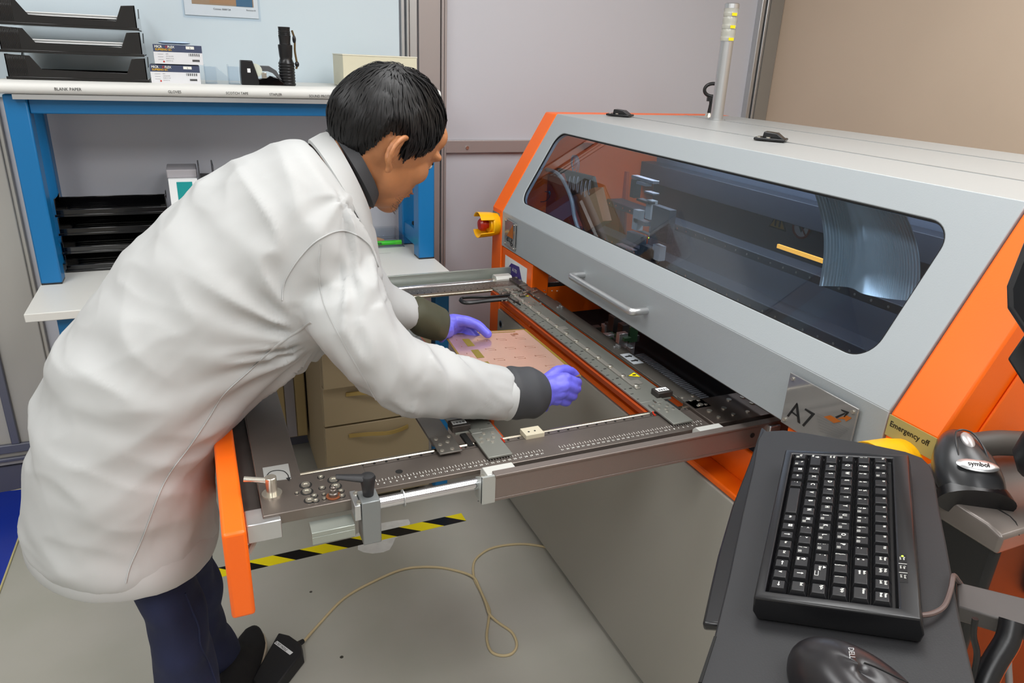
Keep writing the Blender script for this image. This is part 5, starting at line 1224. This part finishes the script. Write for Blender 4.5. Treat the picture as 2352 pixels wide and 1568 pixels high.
# arm under the tray, fixed to the machine side
a_ = KP(2150, 1350, -.05); 
MB().prism([KP(*p, -.035) for p in ((2196, 1334), (2352, 1372), (2500, 1408), (2500, 1478), (2352, 1436), (2199, 1392))], -kn*.018).build('swivel_arm', mat('dark_grey_arm', '4c4846', .5), kt, bevel=.002)
KM = Matrix(((kr.x, kl.x, kn.x, KC.x), (kr.y, kl.y, kn.y, KC.y), (kr.z, kl.z, kn.z, KC.z), (0, 0, 0, 1)))
kb = thing('keyboard', 'compact black keyboard with white legends on the swivel tray', 'keyboard', M=KM)
KW, KL_ = .134, .284
b = MB(); b.loft([[V((x*sx, y*sy, z)) for x, y in ((-.5, -.5), (.5, -.5), (.5, .5), (-.5, .5))] for sx, sy, z in ((KW+.002, KL_+.002, -.027), (KW+.008, KL_+.008, -.016), (KW+.004, KL_+.004, -.001), (KW, KL_, 0), (KW-.016-.006, KL_-.016, 0), (KW-.018-.006, KL_-.018, -.007))], cap=True)
# shift the key well toward the front bezel
for i in range(16, 24): b.v[i] = b.v[i]-V((.004, 0, 0))
b.build('keyboard_case', M_black, kb, bevel=.0015, local=True)
RW = [
 [('Ctrl', 1), ('Fn', 1), ('#', .95), ('Alt', .95), ('` ~', .95), ('', 3.35), ('Alt', .95), ('#', .95), ('=', .95), ('Ins', .98), ('Del', .98), ('<', .98), ('v', .98), ('>', 1.0)],
 [('Shift', 1.75), ('Z', 1), ('X', 1), ('C', 1), ('V', 1), ('B', 1), ('N', 1), ('M', 1), (', <', 1), ('. >', 1), ('/ ?', 1), ('Shift', 1.15), ('^', 1.05), ('End', 1.05)],
 [('Caps', 1.3), ('A', 1), ('S', 1), ('D', 1), ('F', 1), ('G', 1), ('H', 1), ('J', 1), ('K', 1), ('L', 1), ('; :', 1), ("' \"", 1), ('Enter', 1.65), ('PgDn', 1.05)],
 [('Tab', 1.05), ('Q', 1), ('W', 1), ('E', 1), ('R', 1), ('T', 1), ('Y', 1), ('U', 1), ('I', 1), ('O', 1), ('P', 1), ('[ {', 1), ('] }', 1), ('\\ |', .95), ('PgUp', 1)],
 [('1 !', 1.1), ('2 @', 1), ('3 #', 1), ('4 $', 1), ('5 %', 1), ('6 ^', 1), ('7 &', 1), ('8 *', 1), ('9 (', 1), ('0 )', 1), ('- _', 1), ('= +', 1), ('Back', 1.45), ('Home', 1.15)],
 [('Esc', .9), ('F1', 1), ('F2', 1), ('F3', 1), ('F4', 1), ('F5', 1), ('F6', 1), ('F7', 1), ('F8', 1), ('F9', 1), ('F10', 1), ('Num', 1), ('PrtSc', 1), ('Scroll', 1), ('Pause', 1)]]
kx0, kx1 = -.0585, .0475; ry_ = (kx1-kx0)/6; ky0, ky1 = .1325, -.1325
M_key = mat('key_black', '1a1a1c', .38, bump=(900, .15, .0003))
SPL = {'Num': ('Num', 'Lock'), 'PrtSc': ('PrtSc', 'SysRq'), 'Scroll': ('Scroll', 'Lock'), 'Pause': ('Pause', 'Break'), 'Back': ('Back-', 'space'), 'Caps': ('Caps', 'Lock'), 'Tab': ('', 'Tab')}
for r_, row in enumerate(RW):
    tot = sum(w for _, w in row); y = ky0; u = (ky0-ky1)/tot; cx = kx0+ry_*(r_+.5)
    for leg, w in row:
        h = w*u; yc = y-h/2; y -= h; b = MB(); hx, hy = ry_/2-.0004, h/2-.0004; tx_, ty_ = hx-.0030, hy-.0026; dz = -.0065; tz = .0026; sh = .0006
        b.loft([[V((cx+sx*hx, yc+sy*hy, dz)) for sx, sy in ((-1, -1), (1, -1), (1, 1), (-1, 1))], [V((cx-.0+sx*hx, yc+sy*hy, -.0045)) for sx, sy in ((-1, -1), (1, -1), (1, 1), (-1, 1))], [V((cx+sh+sx*tx_, yc-.0006+sy*ty_, tz)) for sx, sy in ((-1, -1), (1, -1), (1, 1), (-1, 1))]])
        b.mi = 1; T = lambda s, dx, dy, sz, bold=True, sx=.85: b.text(s, (cx+sh+dx, yc-.0006+dy, tz+.00012), V((0, -1, 0)), XA, sz, bold, sx=sx)
        ly = ty_-.0012
        if len(leg) == 1 and leg.isalpha(): T(leg, tx_-.0068, ly-.0003, .0062)
        elif ' ' in leg: p_, q_ = leg.split(' '); T(p_, -tx_+.0012, ly, .0045); T(q_, tx_-.0052, ly, .0045)
        elif leg in SPL: T(SPL[leg][0], tx_-.0034, ly, .0030); T(SPL[leg][1], tx_-.0072, ly, .0030)
        elif leg == '#':
            for i in (0, 1):
                for j in (0, 1): b.bb(cx+.0005+i*.0022, cx+.0023+i*.0022, yc-.0012+j*.0022, yc+.0006+j*.0022, tz, tz+.0002)
        elif leg in '<>^v=' and leg:
            dv = {'<': (0, 1), '>': (0, -1), '^': (1, 0), 'v': (-1, 0), '=': (1, 0)}[leg]; d_ = V((dv[0], dv[1], 0)); s_ = V((-dv[1], dv[0], 0)); c_ = V((cx+.001, yc, tz+.0001))
            b.prism([c_-d_*.003-s_*.0004, c_+d_*.001-s_*.0004, c_+d_*.001-s_*.0014, c_+d_*.003, c_+d_*.001+s_*.0014, c_+d_*.001+s_*.0004, c_-d_*.003+s_*.0004], (0, 0, .0001))
        elif leg == 'Enter':
            T('Enter', tx_-.0068, ly-.001, .0034); c_ = V((cx+tx_-.001, yc+ty_-.004, tz+.0001)); b.prism([c_+V((-.0015, .002, 0)), c_+V((.0012, 0, 0)), c_+V((-.0015, -.002, 0))], (0, 0, .0001)); b.bb(cx-.004, cx-.0006, yc-.006, yc-.0056, tz, tz+.0002); b.bb(cx-.004, cx-.0036, yc-.006, yc+.001, tz, tz+.0002); b.bb(cx-.001, cx-.0006, yc-.006, yc+.001, tz, tz+.0002)
        elif leg == 'Shift':
            T('Shift', -tx_+.0012, ly, .003); c_ = V((cx+tx_-.003, yc+ty_*.45, tz+.0001)); b.prism([c_+V((.0022, 0, 0)), c_+V((0, .002, 0)), c_+V((0, .0008, 0)), c_+V((-.0022, .0008, 0)), c_+V((-.0022, -.0008, 0)), c_+V((0, -.0008, 0)), c_+V((0, -.002, 0))], (0, 0, .0001))
        elif leg: T(leg, tx_-.0038 if leg[0] == 'F' or leg in ('Esc', 'Home', 'PgUp', 'PgDn', 'End') else tx_-.006, ly, .0034)
        if leg in ('F1', 'F2', 'Ctrl', 'Fn', 'U', 'I', 'O', 'P', 'J', 'K', 'L', '; :', 'M', '7 &', '8 *', '9 (', '0 )', '/ ?'):
            xq, yq = cx-tx_+.0016 if leg not in ('7 &', '8 *', '9 (', '0 )') else cx-tx_+.0014, yc-ty_+.0012
            for (a, c, d, e) in ((0, .003, 0, .0003), (0, .003, .0029, .0032), (0, .0003, 0, .0032), (.0027, .003, 0, .0032), (.001, .002, .0011, .0021)): b.bb(xq+a, xq+c, yq+d, yq+e, tz, tz+.0001)
        b.build('key', [M_key, M_wtext], kb, bevel=.0005, local=True)
b = MB(); b.bb(.0535, .0605, -.098, -.056, 0, .0002); b.mi = 1
for k in range(2): b.bb(.0535, .0605, -.070-.0136*k, -.0704-.0136*k, .0002, .0004)
for k in range(3): b.text('Num Caps Scroll'.split()[k], (.0575, -.0595-.0136*k, .0003), V((0, -1, 0)), XA, .0026, sx=.9); b.text('Lock', (.0545, -.0595-.0136*k, .0003), V((0, -1, 0)), XA, .0026, sx=.9)
b.mi = 2; b.ell((.057, -.0582, .0003), (.0011, .0011, .0004), n=10, m=6)
b.build('indicator_label', [M_black, M_wtext, mat('green_led', 'c8ff30', .4, emit=3)], kb, local=True)
e0 = KP(2108, 1413, .012); P = [e0, KP(2140, 1409, .008), KP(2168, 1392, .006), KP(2183, 1355, .006), KP(2190, 1322, .008), KP(2200, 1332, -.02), KP(2210, 1345, -.06)]
MB().tube(P, .0024, 8, 6).build('keyboard_cord', mat('brown_grey_cable', '5a4a46', .45), kb)
# mouse
c_ = KP(1975, 1616); fx = (KP(2120, 1690)-KP(1900, 1540)).normalized(); sx_ = kn.cross(fx); MM = Matrix(((fx.x, sx_.x, kn.x, c_.x), (fx.y, sx_.y, kn.y, c_.y), (fx.z, sx_.z, kn.z, c_.z), (0, 0, 0, 1)))
ms = thing('computer_mouse', 'black computer mouse on the tray below the keyboard', 'mouse', M=MM)
b = MB(); rg = []
for i in range(17):
    ph = math.pi/2*i/16; rg.append([V((.066*math.cos(ph)**.75*math.cos(t)*(1 if math.cos(t) < 0 else .96), .037*math.cos(ph)**.75*math.sin(t), .0015+.036*math.sin(ph)*(1-.12*math.cos(t)))) for t in [2*math.pi*k/40 for k in range(40)]])
b.loft(rg); b.build('mouse_shell', mat('mouse_black', '242224', .3, bump=(900, .1, .0002)), ms, local=True, smooth=70)
bm_ = BVHTree.FromPolygons([MM @ v for v in b.v], b.f)
def onm(x, y, off=.0004):
    h = bm_.ray_cast(O, ray(x, y).normalized()); return (h[0]+h[1]*off) if h[0] is not None else None
Q = [onm(*p) for p in ((1985, 1522), (2005, 1529), (2025, 1538), (2045, 1548), (2065, 1558), (2085, 1568), (2105, 1578))]; Q = [q for q in Q if q is not None]
if len(Q) > 2: MB().tube(Q, .0006, 6, 3).build('button_split', M_hole, ms)
q0 = onm(1948, 1490, .001); q1 = onm(1953, 1520, .001)
if q0 is not None and q1 is not None:
    r__ = (q1-q0).normalized(); up_ = kn.cross(r__); b = MB(); n_ = r__.cross(up_)
    b.text('DELL', q0+kn*.0008, r__, up_, .006, True); b.build('mouse_lettering', M_alu, ms)
MB().cyl(MM @ V((.048, -.003, .022)), MM @ V((.048, .003, .022)), .010, n=20).build('scroll_wheel', M_blackm, ms)
# label printer and scanner standing on the orange side shelf
SHZ = .60; PT = .945
lp = thing('label_printer', 'black and grey desktop label printer at the right edge', 'printer', (.92, .45, SHZ))
px0, px1, py0, py1 = .792, 1.06, .395, .532
MB().bb(px0+.012, px1, py0+.006, py1, SHZ+.0, PT-.02).build('printer_body', M_black, lp, bevel=.008, seg=3)
b = MB(); b.prism([V((px0, y, z)) for y, z in ((py0, PT-.03), (py0, PT-.006), (py0+.02, PT), (py1, PT+.004), (py1, PT-.03))], (px1-px0, 0, 0)); b.build('printer_lid', mat('bronze_grey_plastic', '6e6762', .3, metal=.3, var=(6, .2)), lp, bevel=.004, seg=3)
b = MB(); b.tube([V((px0+.03, py0-.0002, PT-.01)), V((px0+.04, py0+.02, PT+.0002)), V((px0+.03, py0+.08, PT+.0024)), V((px0+.01, py1-.005, PT+.0042))], .0007, 6, 4); b.build('lid_groove', M_hole, lp)
MB().torus((px0+.16, py0-.004, .855), (XA, ZA, YA), .052, .007, 40, 12).build('roll_cover_ring', M_blackm, lp, smooth=60)
# scanner: frame from view of its head
SC = Z(2214, 1072, PT+.026); 
sf_ = V((.52, .80, .30)).normalized()      # direction from nose toward the handle
sl_ = ZA.cross(sf_).normalized(); su_ = sf_.cross(sl_); SA = (sf_, sl_, su_)
bsn = thing('barcode_scanner', 'black handheld barcode scanner resting on the label printer', 'scanner', (SC.x, SC.y, PT+.005))
# 'up' of the oval head in the photo is away from the camera; build head as tapered loft
def ss(x, y, z): return SC+(sf_*x+sl_*y+su_*z)*1.18
rg = []
for k in range(15):
    t = k/14; w = .034*(1-.30*t**2)*(math.sin(math.pi*(.20+.72*t))**.45); hgt = .022*(math.sin(math.pi*(.18+.74*t))**.5)*(1+.25*t)
    rg.append([ss(-.042+.084*t, w*math.cos(a), hgt*math.sin(a)) for a in [2*math.pi*i/28 for i in range(28)]])
MB().loft(rg).build('scanner_head', mat('scanner_grey_black', '2c2d2f', .28), bsn, smooth=60)
rg = []
for k in range(5):
    t = k/4; w = .037-.002*t; rg.append([ss(-.046+.012*t+.02*(0), w*math.cos(a), -.004+.020*math.sin(a)) for a in [2*math.pi*i/28 for i in range(28)]])
MB().loft(rg).build('scanner_nose', M_black, bsn, smooth=50)
o_ = ss(-.018, 0, .0225); b = MB(); b.ell(o_, (.0105, .024, .0022), SA, 28, 8); em = b.build('emblem_plate', M_alu, bsn)
b = MB(); b.text('symbol', o_+su_*.0026, -sl_, sf_, .0095, True, center=True, sx=.9); b.build('emblem_lettering', M_ink, em)
b = MB(); b.ell(ss(.016, 0, .0235), (.014, .0075, .004), SA, 20, 8)
b.build('speaker_grille', mat('pale_grille', 'b0acac', .3, metal=.4), bsn)
b = MB(); b.tube([ss(-.006, .014, .021), ss(.008, .013, .0235), ss(.026, .009, .024), ss(.031, 0, .024), ss(.026, -.009, .024), ss(.008, -.013, .0235), ss(-.006, -.014, .021)], .0012, 6, 4); b.build('ridge_line', mat('scanner_grey_black', '2c2d2f', .28), bsn)
h0 = ss(.030, -.006, -.002); h1 = Z(2352, 1018, SC.z+.004); h2 = h1+(h1-h0)*.6
MB().tube([h0, h0.lerp(h1, .5)+ZA*.004, h1, h2], lambda t: .0165, 16, 6).build('scanner_handle', mat('olive_grey_plastic', '3c3a37', .5), bsn, smooth=60)
# monitor at the right edge, on a swing arm
mo = thing('monitor', 'black flat monitor seen from its edge at the right of the picture', 'monitor', Y(2400, 760, .62))
def MP(x, y, d): return O+ray(x, y).normalized()*d
f0 = [MP(2352, 545, .98), MP(2309, 655, .95), MP(2306, 700, .93), MP(2352, 770, .90), MP(2620, 1100, .80), MP(2720, 800, .84), MP(2600, 520, .92)]
nv = (f0[1]-f0[0]).cross(f0[4]-f0[0]).normalized()
if nv.dot(f0[0]-O) < 0: nv = -nv
f0 = [p-nv*((p-f0[1]).dot(nv)) for p in f0]
MB().prism(f0, nv*.03).build('monitor_frame', M_black, mo, bevel=.004, seg=3)
cF = sum(f0, V())/len(f0); MB().prism([cF+(p-cF)*.86-nv*.0006 for p in f0], nv*.001).build('screen', mat('dark_screen', '0c0e12', .12), mo)
g0 = [p+nv*.034 for p in (MP(2325, 722, .95), MP(2279, 790, .95), MP(2352, 905, .95), MP(2560, 1230, .95), MP(2640, 1000, .95))]
nb = (g0[1]-g0[0]).cross(g0[2]-g0[0]).normalized(); nb = nb if nb.dot(g0[0]-O) > 0 else -nb
g0 = [p-nb*((p-g0[0]).dot(nb)) for p in g0]
MB().prism(g0, nb*.02).build('mount_plate', M_blackm, mo, bevel=.002)
q = sum(g0, V())/len(g0)+nb*.02; MB().tube([q, q+V((.05, .02, -.1)), V((1.30, .25, .9)), V((1.33, .30, .76))], .018, 14, 6).build('swing_arm', M_blackm, mo, smooth=60)
# cables hanging under the tray
def cab_(label, pts, r, m): return tag(MB().tube([P_ for P_ in pts], r, 8, 6).build('cable', m, smooth=60), label, 'cable', 'cables under the keyboard tray')
def C(x, y, d): return O+ray(x, y).normalized()*d
cab_('thin black cable hanging straight down beside the tray edge', [C(2240, 1420, .82), C(2236, 1460, .83), C(2244, 1500, .84), C(2238, 1545, .85), C(2225, 1600, .86), C(2200, 1700, .88)], .0028, M_black)
cab_('thick black cable bundle under the grey swivel arm', [C(2325, 1425, .86), C(2315, 1470, .86), C(2285, 1520, .86), C(2262, 1568, .86), C(2240, 1640, .86)], .011, M_black)
cab_('medium black cable crossing left of the bundle', [C(2306, 1430, .9), C(2296, 1480, .9), C(2262, 1520, .9), C(2240, 1568, .9), C(2220, 1640, .9)], .005, M_blackm)
cab_('grey vertical cable over the orange base at the corner', [C(2316, 1490, 1.1), C(2316, 1530, 1.1), C(2318, 1568, 1.1), C(2318, 1640, 1.1)], .004, mat('grey_cable', '6a6460', .5))
